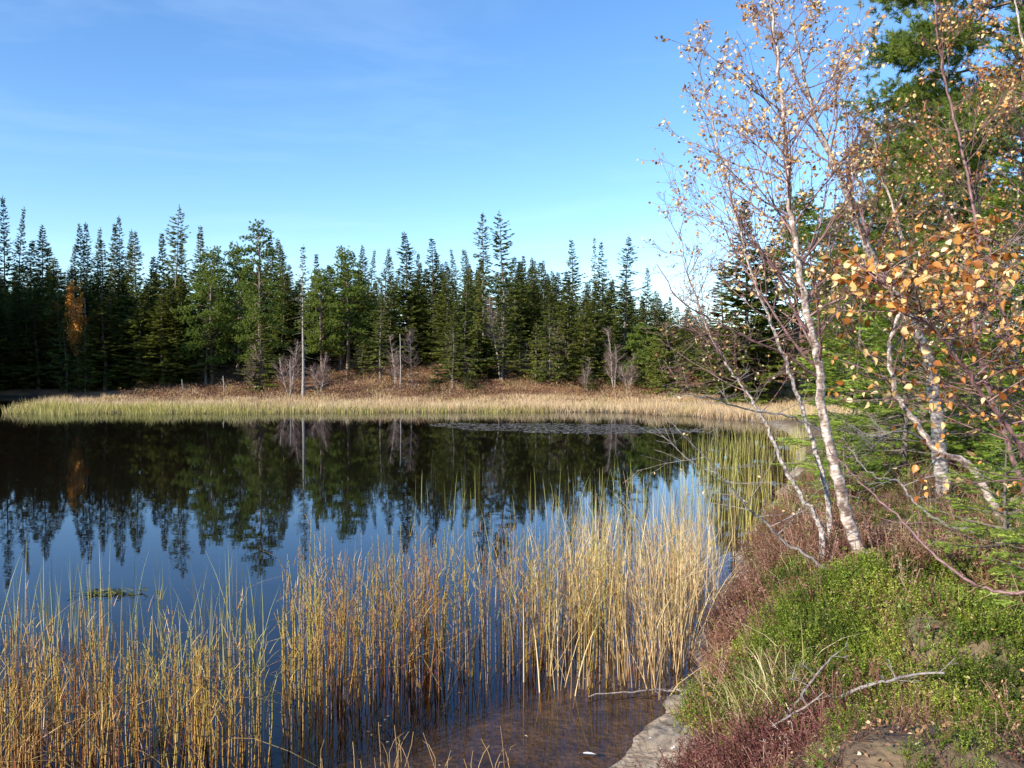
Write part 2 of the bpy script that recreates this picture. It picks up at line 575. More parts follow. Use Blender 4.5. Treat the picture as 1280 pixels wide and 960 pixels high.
def ground_mat():
    m, n, l, out = newmat('peat_and_moss')
    tc = n.new("ShaderNodeTexCoord")
    geo = n.new("ShaderNodeNewGeometry")
    sep = n.new("ShaderNodeSeparateXYZ")
    l.new(geo.outputs['Position'], sep.inputs[0])
    n1 = n.new("ShaderNodeTexNoise")
    n1.inputs['Scale'].default_value = 3.2
    n1.inputs['Detail'].default_value = 9
    n1.inputs['Roughness'].default_value = 0.65
    l.new(tc.outputs['Object'], n1.inputs['Vector'])
    near = ramp(n, [(0.30, (0.03, 0.018, 0.012)), (0.45, (0.09, 0.055, 0.032)), (0.56, (0.15, 0.10, 0.055)), (0.66, (0.09, 0.10, 0.03)), (0.8, (0.24, 0.17, 0.10))])
    l.new(n1.outputs[0], near.inputs[0])
    n2 = n.new("ShaderNodeTexNoise")
    n2.inputs['Scale'].default_value = 0.45
    n2.inputs['Detail'].default_value = 8
    n2.inputs['Roughness'].default_value = 0.7
    l.new(tc.outputs['Object'], n2.inputs['Vector'])
    far = ramp(n, [(0.32, (0.07, 0.035, 0.02)), (0.5, (0.22, 0.10, 0.045)), (0.62, (0.30, 0.18, 0.07)), (0.75, (0.12, 0.12, 0.035))])
    l.new(n2.outputs[0], far.inputs[0])
    # underwater / wet mud
    n3 = n.new("ShaderNodeTexNoise")
    n3.inputs['Scale'].default_value = 5.5
    n3.inputs['Detail'].default_value = 8
    n3.inputs['Roughness'].default_value = 0.62
    l.new(tc.outputs['Object'], n3.inputs['Vector'])
    mud = ramp(n, [(0.3, (0.11, 0.08, 0.05)), (0.48, (0.27, 0.20, 0.135)), (0.68, (0.46, 0.37, 0.27))])
    l.new(n3.outputs[0], mud.inputs[0])
    mr = n.new("ShaderNodeMapRange")
    mr.inputs['From Min'].default_value = 24
    mr.inputs['From Max'].default_value = 40
    l.new(sep.outputs[1], mr.inputs[0])
    m1 = n.new("ShaderNodeMix")
    m1.data_type = 'RGBA'
    l.new(mr.outputs[0], m1.inputs[0])
    l.new(near.outputs[0], m1.inputs[6])
    l.new(far.outputs[0], m1.inputs[7])
    # mud below z about .12
    nz = n.new("ShaderNodeMath")
    nz.operation = 'MULTIPLY_ADD'
    nz.inputs[1].default_value = 0.14
    l.new(n1.outputs[0], nz.inputs[0])
    l.new(sep.outputs[2], nz.inputs[2])
    mdk = n.new("ShaderNodeMix")
    mdk.data_type = 'RGBA'
    l.new(mr.outputs[0], mdk.inputs[0])
    l.new(mud.outputs[0], mdk.inputs[6])
    mdk.inputs[7].default_value = (0.045, 0.030, 0.018, 1)
    mz = n.new("ShaderNodeMapRange")
    mz.inputs['From Min'].default_value = 0.16
    mz.inputs['From Max'].default_value = 0.24
    l.new(nz.outputs[0], mz.inputs[0])
    m2 = n.new("ShaderNodeMix")
    m2.data_type = 'RGBA'
    l.new(mz.outputs[0], m2.inputs[0])
    l.new(mdk.outputs[2], m2.inputs[6])
    l.new(m1.outputs[2], m2.inputs[7])
    # deep lake bed is dark peat
    md = n.new("ShaderNodeMapRange")
    md.inputs['From Min'].default_value = -0.34
    md.inputs['From Max'].default_value = -0.16
    l.new(sep.outputs[2], md.inputs[0])
    m3 = n.new("ShaderNodeMix")
    m3.data_type = 'RGBA'
    l.new(md.outputs[0], m3.inputs[0])
    m3.inputs[6].default_value = (0.005, 0.005, 0.005, 1)
    l.new(m2.outputs[2], m3.inputs[7])
    p = n.new("ShaderNodeBsdfPrincipled")
    p.inputs['Roughness'].default_value = 0.85
    l.new(m3.outputs[2], p.inputs['Base Color'])
    n4 = n.new("ShaderNodeTexNoise")
    n4.inputs['Scale'].default_value = 22
    n4.inputs['Detail'].default_value = 8
    l.new(tc.outputs['Object'], n4.inputs['Vector'])
    bp = n.new("ShaderNodeBump")
    bp.inputs['Strength'].default_value = 0.9
    bp.inputs['Distance'].default_value = 0.03
    l.new(n4.outputs[0], bp.inputs['Height'])
    l.new(bp.outputs[0], p.inputs['Normal'])
    l.new(p.outputs[0], out.inputs[0])
    return m


def water_mat():
    m, n, l, out = newmat('dark_tarn_water')
    fr = n.new("ShaderNodeFresnel")
    fr.inputs['IOR'].default_value = 1.333
    gl = n.new("ShaderNodeBsdfGlossy")
    gl.inputs['Roughness'].default_value = 0.0
    gl.inputs['Color'].default_value = (0.80, 0.87, 0.97, 1)
    tr = n.new("ShaderNodeBsdfTransparent")
    tr.inputs['Color'].default_value = (0.44, 0.35, 0.27, 1)
    ms = n.new("ShaderNodeMixShader")
    tc = n.new("ShaderNodeTexCoord")
    mp = n.new("ShaderNodeMapping")
    mp.inputs['Scale'].default_value = (1.0, 2.2, 1.0)
    n1 = n.new("ShaderNodeTexNoise")
    n1.inputs['Scale'].default_value = 2.6
    n1.inputs['Detail'].default_value = 3
    n1.inputs['Roughness'].default_value = 0.5
    bp = n.new("ShaderNodeBump")
    bp.inputs['Strength'].default_value = 0.07
    bp.inputs['Distance'].default_value = 0.006
    l.new(tc.outputs['Object'], mp.inputs[0])
    l.new(mp.outputs[0], n1.inputs['Vector'])
    l.new(n1.outputs[0], bp.inputs['Height'])
    l.new(bp.outputs[0], gl.inputs['Normal'])
    l.new(bp.outputs[0], fr.inputs['Normal'])
    # seen from below the surface only lets light through
    geo = n.new("ShaderNodeNewGeometry")
    fm = n.new("ShaderNodeMath")
    fm.operation = 'SUBTRACT'
    fm.use_clamp = True
    l.new(fr.outputs[0], fm.inputs[0])
    l.new(geo.outputs['Backfacing'], fm.inputs[1])
    l.new(fm.outputs[0], ms.inputs[0])
    l.new(tr.outputs[0], ms.inputs[1])
    l.new(gl.outputs[0], ms.inputs[2])
    l.new(ms.outputs[0], out.inputs[0])
    return m


# ------------------------------------------------------------------ ground and water
def axis(lo, hi, fine, far, g=1.09, far2=None):
    mid = np.arange(lo, hi + 1e-6, fine)
    up, x, s = [], hi, fine
    while x < far:
        s *= g
        x += s
        up.append(x)
    dn, x, s = [], lo, fine
    while x > -(far2 or far):
        s *= g
        x -= s
        dn.append(x)
    return np.array(dn[::-1] + list(mid) + up)


gx = axis(-1.5, 5.5, 0.05, 900, 1.05)
gy = axis(2.0, 9.0, 0.05, 1200, 1.04, 300)
X, Y = np.meshgrid(gx, gy)
Z = ground(X, Y)
nx, ny = len(gx), len(gy)
idx = np.arange(nx * ny).reshape(ny, nx)
q = np.stack([idx[:-1, :-1], idx[:-1, 1:], idx[1:, 1:], idx[1:, :-1]], -1).reshape(-1, 4)
g = MB()
g.add(np.stack([X, Y, Z], -1).reshape(-1, 3), q=q)
tag(g.obj('ground', ground_mat(), smooth=True), kind='structure')

w = MB()
wv = WATER_POLY.copy()
w.add([(-140, -20, 0), (40, -20, 0), (40, 80, 0), (-140, 80, 0)], q=[[0, 1, 2, 3]])
water = tag(w.obj('lake_water', water_mat()), kind='structure')


# ------------------------------------------------------------------ conifers
CARD_V = [(0, 0, 0), (0.5, 0.45, 0.04), (0, 1, -0.06), (-0.5, 0.45, 0.04)]
CARD_Q = [[0, 1, 2, 3]]
SPRAY_V = [(0, -0.05, 0), (.12, .12, .0), (.5, .30, -.05), (.14, .34, 0), (.42, .62, -.05), (.1, .62, 0), (0, 1.05, -.08), (-.1, .62, 0), (-.42, .62, -.05), (-.14, .34, 0), (-.5, .30, -.05), (-.12, .12, 0)]
SPRAY_T = [[0, 1, 11], [1, 2, 3], [11, 9, 10], [1, 3, 11], [3, 9, 11], [3, 4, 5], [9, 7, 8], [3, 5, 9], [5, 7, 9], [5, 6, 7]]


def spruce_mesh(seed, H=14.0, W=1.7, z0=1.5, gap=0.24, shape=0.8, spire=0.0, ragged=0.25, dead=0.3, dens=1.0, card=0.34):
    r = np.random.default_rng(seed)
    tr, cr = MB(), MB()
    lean = r.normal(0, 0.28, 2)
    zz = np.linspace(-0.3, H, 14)
    wob = np.stack([lean[0] * (zz / H) ** 2 + 0.04 * np.sin(zz), lean[1] * (zz / H) ** 2 + 0.04 * np.cos(zz * 0.8), zz], -1)
    tube(tr, wob, 0.15 * (1 - np.clip(zz / H, 0, 1)) ** 1.25 * (H / 14) ** 0.7 + 0.012, 7)
    z = z0
    bz, ba, bl = [], [], []
    while z < H - 0.15:
        f = (z - z0) / (H - z0)
        prof = (1 - f) ** shape * (0.55 + 0.45 * min(1, f / 0.12))
        if spire > 0:
            prof = prof * (1 - spire * min(1, max(0, (f - 0.25) / 0.35)) * 0.55)
        prof *= 1 + 0.20 * math.sin(z * 1.3 + seed) + 0.16 * math.sin(z * 3.1 + seed * 2)
        nb = r.integers(5, 8)
        az0 = r.uniform(0, 6.28)
        for k in range(nb):
            if r.random() < 0.10 + 0.25 * spire * f:
                continue
            bz.append(z + r.uniform(-.1, .1))
            ba.append(az0 + k * 6.283 / nb + r.normal(0, .25))
            bl.append(max(0.16, W * prof * r.uniform(1 - ragged, 1 + ragged * 0.6)))
        z += gap * (1.15 - 0.30 * f) * r.uniform(.8, 1.2)
    bz, ba, bl = map(np.array, (bz, ba, bl))
    f = (bz - z0) / (H - z0)
    slope = -0.45 + 0.75 * f + r.normal(0, .08, len(bz))
    curl = 0.28 - 0.1 * f
    cnt = np.maximum(7, (bl / 0.115 * dens).astype(int))
    rep = np.repeat(np.arange(len(bz)), cnt)
    t = r.uniform(0.12, 1.0, len(rep)) ** 0.8
    L = bl[rep]
    ca, sa = np.cos(ba[rep]), np.sin(ba[rep])
    rad = np.stack([ca, sa, 0 * ca], -1)
    tan = np.stack([-sa, ca, 0 * ca], -1)
    base = np.stack([np.interp(bz[rep], zz, wob[:, 0]), np.interp(bz[rep], zz, wob[:, 1]), bz[rep]], -1)
    zoff = L * (slope[rep] * t + curl[rep] * t * t)
    pos = base + rad * (L * t)[:, None] + np.array([0, 0, 1]) * zoff[:, None]
    for side in (-1, 1, 0):
        spread = side * r.uniform(0.5, 1.0, len(rep))
        d = rad * r.uniform(.35, .9, len(rep))[:, None] + tan * spread[:, None]
        d[:, 2] += slope[rep] * 0.6 + r.uniform(-.55, .10, len(rep)) * (1 if side else 0.5)
        sc = card * (0.37 + 0.63 * np.minimum(1, L / 1.3)) * (1.15 - 0.55 * t) * r.uniform(.7, 1.3, len(rep))
        S = np.stack([sc * 0.62, sc, sc], -1)
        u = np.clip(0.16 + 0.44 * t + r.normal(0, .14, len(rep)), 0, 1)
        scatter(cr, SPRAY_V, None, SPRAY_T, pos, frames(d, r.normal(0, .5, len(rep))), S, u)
    # leader
    k = 14
    scatter(cr, CARD_V, CARD_Q, None, np.stack([np.full(k, wob[-1, 0]), np.full(k, wob[-1, 1]), np.linspace(H - .6, H, k)], -1),
            frames(np.stack([r.normal(0, .7, k), r.normal(0, .7, k), np.full(k, .8)], -1), r.normal(0, 1, k)),
            np.stack([np.full(k, .05), np.linspace(.26, .14, k), np.full(k, .1)], -1), r.uniform(.1, .5, k))
    # branch wood, the lowest ones dead and bare
    for i in r.choice(len(bz), min(len(bz), 90), replace=False):
        tt = np.linspace(0, 0.85, 4)
        c = np.array([math.cos(ba[i]), math.sin(ba[i]), 0])
        b0 = np.array([np.interp(bz[i], zz, wob[:, 0]), np.interp(bz[i], zz, wob[:, 1]), bz[i]])
        pts = b0 + c * (bl[i] * tt)[:, None] + np.array([0, 0, 1]) * (bl[i] * (slope[i] * tt + curl[i] * tt * tt))[:, None]
        tube(tr, pts, 0.02 * (1.1 - tt), 3)
    for i in range(int(26 * dead)):
        a = r.uniform(0, 6.28)
        h = r.uniform(0.3 * z0, z0 + 2.5)
        ln = r.uniform(.5, 1.3)
        tt = np.linspace(0, 1, 4)
        pts = np.array([0, 0, h]) + np.array([math.cos(a), math.sin(a), 0]) * (ln * tt)[:, None] - np.array([0, 0, 1]) * (ln * (.35 * tt - .1 * tt * tt))[:, None]
        tube(tr, pts, 0.014 * (1.15 - tt), 3)
    return tr.mesh('spruce_trunk'), cr.mesh('spruce_crown')


def tuft_template(n=26, seed=0, ln=1.0, w=0.05, fwd=0.6):
    """a brush of needles round a shoot"""
    r = np.random.default_rng(seed)
    V, T = [], []
    for i in range(n):
        a = r.uniform(0, 6.28)
        y0 = r.uniform(0, .55)
        d = unit(np.array([math.cos(a), fwd + r.uniform(-.1, .7), math.sin(a)]))
        l_ = ln * r.uniform(.35, .6)
        p = np.array([0, y0, 0])
        s = unit(np.cross(d, r.normal(size=3))) * w
        V += [p - s, p + s, p + d * l_]
        T.append([3 * i, 3 * i + 1, 3 * i + 2])
    return np.array(V), np.array(T)


TUFT = tuft_template(22, 1, 1.0, 0.075)
TUFT_FINE = tuft_template(34, 2, 1.0, 0.03)
TWIG_FINE = None


def twig_template(n=30, seed=0, w=0.018):
    """flat spruce shoot, needles both sides"""
    r = np.random.default_rng(seed)
    V, T = [], []
    V += [(-.012, 0, 0), (.012, 0, 0), (0, 1.0, 0)]
    T.append([0, 1, 2])
    for i in range(n):
        y0 = r.uniform(0, .97)
        a = r.choice([-1, 1]) * r.uniform(.5, 1.2) if r.random() < .8 else r.uniform(-.4, .4)
        d = unit(np.array([math.sin(a), math.cos(a), r.uniform(-.1, .45)]))
        l_ = r.uniform(.17, .25)
        p = np.array([0, y0, 0])
        s = unit(np.cross(d, (0, .3, 1))) * w
        k = len(V)
        V += [p - s, p + s, p + d * l_]
        T.append([k, k + 1, k + 2])
    return np.array(V), np.array(T)


TWIG_FINE = twig_template(34, 0, .030)


def pine_mesh(seed, H=13.0, W=2.2, z0=4.0, n=46, tuft=0.34, fine=False, per=1.0, flat=0.5, bend=0.3, round_top=0.5):
    r = np.random.default_rng(seed)
    tr, cr = MB(), MB()
    zz = np.linspace(-0.3, H * 0.97, 14)
    wob = np.stack([bend * np.sin(zz / H * 3.0 + seed), bend * .6 * np.sin(zz / H * 4 + seed * 2), zz], -1)
    wob[:, :2] -= wob[1, :2]
    tube(tr, wob, 0.17 * (H / 13) * (1 - zz / H * 0.86), 8)
    P, D, S = [], [], []
    for i in range(n):
        f = (i + r.uniform(0, 1)) / n
        h = z0 + (H - z0) * f
        prof = (1 - f ** 2.2) ** 0.7 * (0.55 + .45 * min(1, f / .2)) * (1 - (1 - round_top) * f)
        L = W * prof * r.uniform(.6, 1.15) + .25
        a = i * 2.4 + r.normal(0, .4)
        b0 = np.array([np.interp(h, zz, wob[:, 0]), np.interp(h, zz, wob[:, 1]), h])
        k = 7
        tt = np.linspace(0, 1, k)
        up = r.uniform(-.1, .3) + .35 * f
        c = np.array([math.cos(a), math.sin(a), 0])
        s = np.array([-math.sin(a), math.cos(a), 0]) * r.normal(0, .2)
        pts = b0 + c * (L * tt)[:, None] + s * (L * tt * tt)[:, None] + np.array([0, 0, 1]) * (L * (up * tt + .15 * np.sin(tt * 5)))[:, None]
        pts[1:] += r.normal(0, .03, (k - 1, 3))
        tube(tr, pts, 0.035 * (H / 13) * (1.1 - tt) + .004, 4)
        m = int((16 if fine else 9) * per * L / W * 2) + 4
        for j in range(m):
            t = r.uniform(.3, 1.0) ** .7
            p = np.array([np.interp(t, tt, pts[:, q_]) for q_ in range(3)])
            side = r.normal(0, 1, 3) * np.array([1, 1, flat])
            off = unit(side) * r.uniform(.1, .42) * (.5 + .5 * L / W) * W / 2.2
            e = p + off
            if fine:
                tube(tr, [p, (p + e) / 2 + [0, 0, -.03], e], [.007, .005, .003], 3)
            for q_ in range(5 if fine else 3):
                P.append(e + r.normal(0, .11 if fine else .16, 3) * W / 2.2 * (1, 1, .6))
                D.append(unit(off) + c * .4 + np.array([0, 0, .5]) + r.normal(0, .45, 3))
                S.append(tuft * r.uniform(.7, 1.3))
    P, D, S = np.array(P), np.array(D), np.array(S)
    T = TUFT_FINE if fine else TUFT
    scatter(cr, T[0], None, T[1], P, frames(D, r.uniform(0, 6.28, len(P))), S, np.clip(r.normal(.5, .2, len(P)), 0, 1))
    return tr.mesh('pine_trunk'), cr.mesh('pine_crown')


def fine_spruce_mesh(seed, H=3.0, W=1.1, z0=0.15, twig=0.17, dens=2.2, gap=0.15):
    """a spruce close enough for its shoots to be told apart"""
    r = np.random.default_rng(seed)
    tr, cr = MB(), MB()
    zz = np.linspace(-.15, H, 10)
    tube(tr, np.stack([0.03 * np.sin(zz * 2), 0.03 * np.cos(zz), zz], -1), 0.045 * (H / 3) * (1 - zz / H * .92) + .003, 7)
    P, D, S, U = [], [], [], []
    z = z0
    while z < H:
        f = (z - z0) / (H - z0)
        nb = r.integers(5, 8)
        a0 = r.uniform(0, 6.28)
        for k in range(nb):
            a = a0 + 6.283 * k / nb + r.normal(0, .2)
            L = max(.1, W * (1 - f) ** .85 * r.uniform(.6, 1.15))
            c = np.array([math.cos(a), math.sin(a), 0])
            tn = np.array([-math.sin(a), math.cos(a), 0])
            sl = -.15 + .7 * f + r.normal(0, .12)
            tt = np.linspace(0, 1, 5)
            pts = np.array([0, 0, z]) + c * (L * tt)[:, None] + np.array([0, 0, 1]) * (L * (sl * tt + .12 * tt * tt))[:, None]
            tube(tr, pts, .010 * (1.15 - tt) * (.5 + L), 4)
            m = int(L / .05 * dens) + 2
            for j in range(m):
                t = r.uniform(.15, 1)
                sd = r.choice([-1, 1])
                w_ = L * (1 - t) * .5 + .03
                q_ = r.uniform(0, 1)
                p = np.array([0, 0, z]) + c * L * (t + .0) + np.array([0, 0, 1]) * (L * (sl * t + .12 * t * t)) + (tn * sd + c * .6) * w_ * q_
                P.append(p)
                D.append(c * .9 + tn * sd * r.uniform(.1, 1) + np.array([0, 0, r.uniform(-.35, .2) + sl * .5]))
                S.append(twig * r.uniform(.7, 1.3))
                U.append(np.clip(.3 + .5 * t + r.normal(0, .13), 0, 1))
        z += gap * r.uniform(.8, 1.2)
    T = TWIG_FINE
    scatter(cr, T[0], None, T[1], np.array(P), frames(np.array(D), r.normal(0, .35, len(P))), np.array(S), np.array(U))
    return tr.mesh('young_spruce_trunk'), cr.mesh('young_spruce_crown')


# ------------------------------------------------------------------ broadleaf growth
def grow(mb, p, d, L, r0, level, r, tips, maxlev=2, kids=(7, 6, 4), up=0.25, wander=0.16, shrink=0.55, sides=(5, 4, 3, 3), spread=0.75, taper=.8):
    n = max(4, int(4 + L * 4))
    pts = [np.array(p, dtype=float)]
    d = unit(np.array(d, dtype=float))
    seg = L / n
    dirs = [d]
    for i in range(n):
        d = unit(d + r.normal(0, wander, 3) + np.array([0, 0, up * seg * 1.2]))
        pts.append(pts[-1] + d * seg)
        dirs.append(d)
    pts = np.array(pts)
    tt = np.linspace(0, 1, n + 1)
    tube(mb, pts, np.maximum(r0 * (1 - taper * tt), 0.0011), sides[min(level, 3)], u0=r.random(), v0=r.random() * 3)
    if level >= maxlev:
        for t in np.linspace(.25, 1, 4):
            i = min(n, int(t * n))
            tips.append((pts[i], dirs[i]))
        return
    k = max(1, int(kids[level] * r.uniform(.7, 1.3)))
    for j in range(k):
        t = r.uniform(.15, .98)
        i = int(t * n)
        pp = pts[i] + (pts[min(i + 1, n)] - pts[i]) * (t * n - i)
        ax = unit(np.cross(dirs[i], r.normal(size=3)))
        nd = unit(dirs[i] + ax * spread * r.uniform(.6, 1.5))
        grow(mb, pp, nd, L * shrink * r.uniform(.55, 1.2) * (1.1 - .5 * t), r0 * (1 - taper * t) * .62, level + 1, r, tips, maxlev, kids, up, wander * 1.1, shrink, sides, spread, taper)
    tips.append((pts[-1], dirs[-1]))


def birch_far_mesh(seed, H=5.0, stems=1, W=1.0, z0=.25, leafy=0):
    r = np.random.default_rng(seed)
    tr, cr = MB(), MB()
    tips = []
    for s in range(stems):
        a = r.uniform(0, 6.28)
        tilt = (.05 if stems == 1 else .15) * r.uniform(.6, 1.2)
        n = 9
        tt = np.linspace(0, 1, n)
        hh = H * (1 if s == 0 else r.uniform(.6, .95))
        pts = np.stack([math.cos(a) * tilt * hh * tt, math.sin(a) * tilt * hh * tt, hh * tt - .15 * (1 - tt)], -1)
        pts[1:, :2] += np.cumsum(r.normal(0, .035, (n - 1, 2)), axis=0)
        tube(tr, pts, (0.040 * H / 5) * (1 - .9 * tt) + .006, 5, u0=r.random())
        for k in range(int(40 / stems ** .4)):
            t = r.uniform(z0, .98)
            p = np.array([np.interp(t, tt, pts[:, q_]) for q_ in range(3)])
            az = r.uniform(0, 6.28)
            grow(cr, p, (math.cos(az) * .8, math.sin(az) * .8, .75), H * .26 * W * (1.15 - .75 * t), .017, 1, r, tips, 2, (0, 7, 4), .5, .12, .6, (4, 3, 3, 3))
    return tr.mesh('birch_trunk'), cr.mesh('birch_crown'), tips


# ------------------------------------------------------------------ far forest
SPR = [spruce_mesh(11, 14, 2.2, .8, shape=.8, card=.40, dens=1.05), spruce_mesh(12, 14, 2.5, 1.2, shape=.95, ragged=.35, card=.42, dens=1.0),
       spruce_mesh(13, 14, 2.1, .8, spire=.2, shape=.85, card=.38, dens=1.0), spruce_mesh(14, 14, 2.3, .8, shape=.7, spire=.3, ragged=.5, gap=.28, card=.40, dens=1.0),
       spruce_mesh(15, 14, 2.6, .6, shape=.9, card=.42, dens=1.05), spruce_mesh(16, 14, 2.0, 2.0, spire=.2, ragged=.4, card=.38, dens=1.0),
       spruce_mesh(17, 14, 2.2, 1.4, shape=.7, ragged=.45, gap=.27, card=.40, dens=1.0)]
SP_TALL = [spruce_mesh(21, 16, 2.3, 1.2, shape=.62, spire=.4, ragged=.5, gap=.30, card=.4), spruce_mesh(22, 16, 2.3, 1.2, shape=.48, spire=.3, ragged=.6, gap=.42, dens=.95, card=.42)]
SP_LONE = [spruce_mesh(31, 9, 1.8, 2.0, shape=.8, ragged=.5, gap=.3, dead=1.0, dens=.9), spruce_mesh(32, 8, 2.1, .9, shape=.7, ragged=.4, dead=1)]
SP_BUSH = [spruce_mesh(41, 6.5, 2.6, .15, shape=.7, ragged=.3, gap=.22, dens=1.2), spruce_mesh(42, 5, 1.3, .2, shape=.9, ragged=.3, gap=.2, dens=1.2)]
SP_SNAG = [spruce_mesh(51, 13, .8, 6.2, shape=.5, ragged=.5, gap=.28, dead=2.0, spire=.2)]
PIN = [pine_mesh(61, 13, 3.2, 2.0, 44, .30, per=2.4, bend=.2, round_top=.45, flat=.12), pine_mesh(62, 12, 2.6, 3.2, 44, .30, per=1.8, flat=.2),
       pine_mesh(63, 14, 2.5, 2.6, 50, .28, per=1.2, flat=.2, bend=.25, round_top=.9), pine_mesh(64, 5, 1.3, .3, 40, .3, per=1.0, bend=.1, round_top=.8)]
BIR = [birch_far_mesh(71, 5, 1), birch_far_mesh(72, 4.5, 3), birch_far_mesh(73, 6.5, 2, z0=.45), birch_far_mesh(74, 3.2, 4, 1.3)]
LIB = {'S': (SPR, 14, M_SPRUCE, M_SPRUCE_BARK), 'T': (SP_TALL, 16, M_SPRUCE, M_SPRUCE_BARK), 'L': (SP_LONE, None, M_SPRUCE, M_SPRUCE_BARK),
       'B': (SP_BUSH, None, M_SPRUCE, M_SPRUCE_BARK), 'N': (SP_SNAG, 13, M_SPRUCE, M_SNAG), 'P': (PIN, None, M_PINE, M_PINE_BARK),
       'W': (BIR, None, M_TWIG_FAR, M_BIRCH_FAR)}
HT = {'S': [14] * 7, 'T': [16, 16], 'L': [9, 8], 'B': [6.5, 5], 'N': [13], 'P': [13, 12, 14, 5], 'W': [5, 4.5, 6.5, 3.2]}
NAMES = {'S': 'spruce_tree', 'T': 'spruce_tree', 'L': 'spruce_tree', 'B': 'spruce_tree', 'N': 'dead_spruce', 'P': 'pine_tree', 'W': 'birch_tree'}


def plant_tree(kind, var, x, y, H, label, group, width=1.0, rz=None, mat=None):
    lib, _, mc, mt = LIB[kind]
    k = H / HT[kind][var]
    z = gz(x, y) - 0.05
    o = thing(NAMES[kind], label, {'P': 'pine', 'W': 'birch', 'N': 'dead tree'}.get(kind, 'spruce'), (x, y, z), random.uniform(0, 6.28) if rz is None else rz, group)
    o.scale = (k ** .5 * width, k ** .5 * width, k)
    for nm, me, m in (('trunk', lib[var][0], mt), ('crown', lib[var][1], mat or mc)):
        if not me.materials:
            me.materials.append(m)
        c = bpy.data.objects.new(nm, me)
        C.objects.link(c)
        c.parent = o
        if mat and nm == 'crown':
            c.material_slots[0].link = 'OBJECT'
            c.material_slots[0].material = mat
    return o


def tree_px(kind, var, px, py_top, d, label, group=None, width=1.0, rz=None, mat=None):
    p = at(px, py_top, d)
    return plant_tree(kind, var, p[0], d, p[2] - gz(p[0], d) + .05, label, group, width, rz, mat)


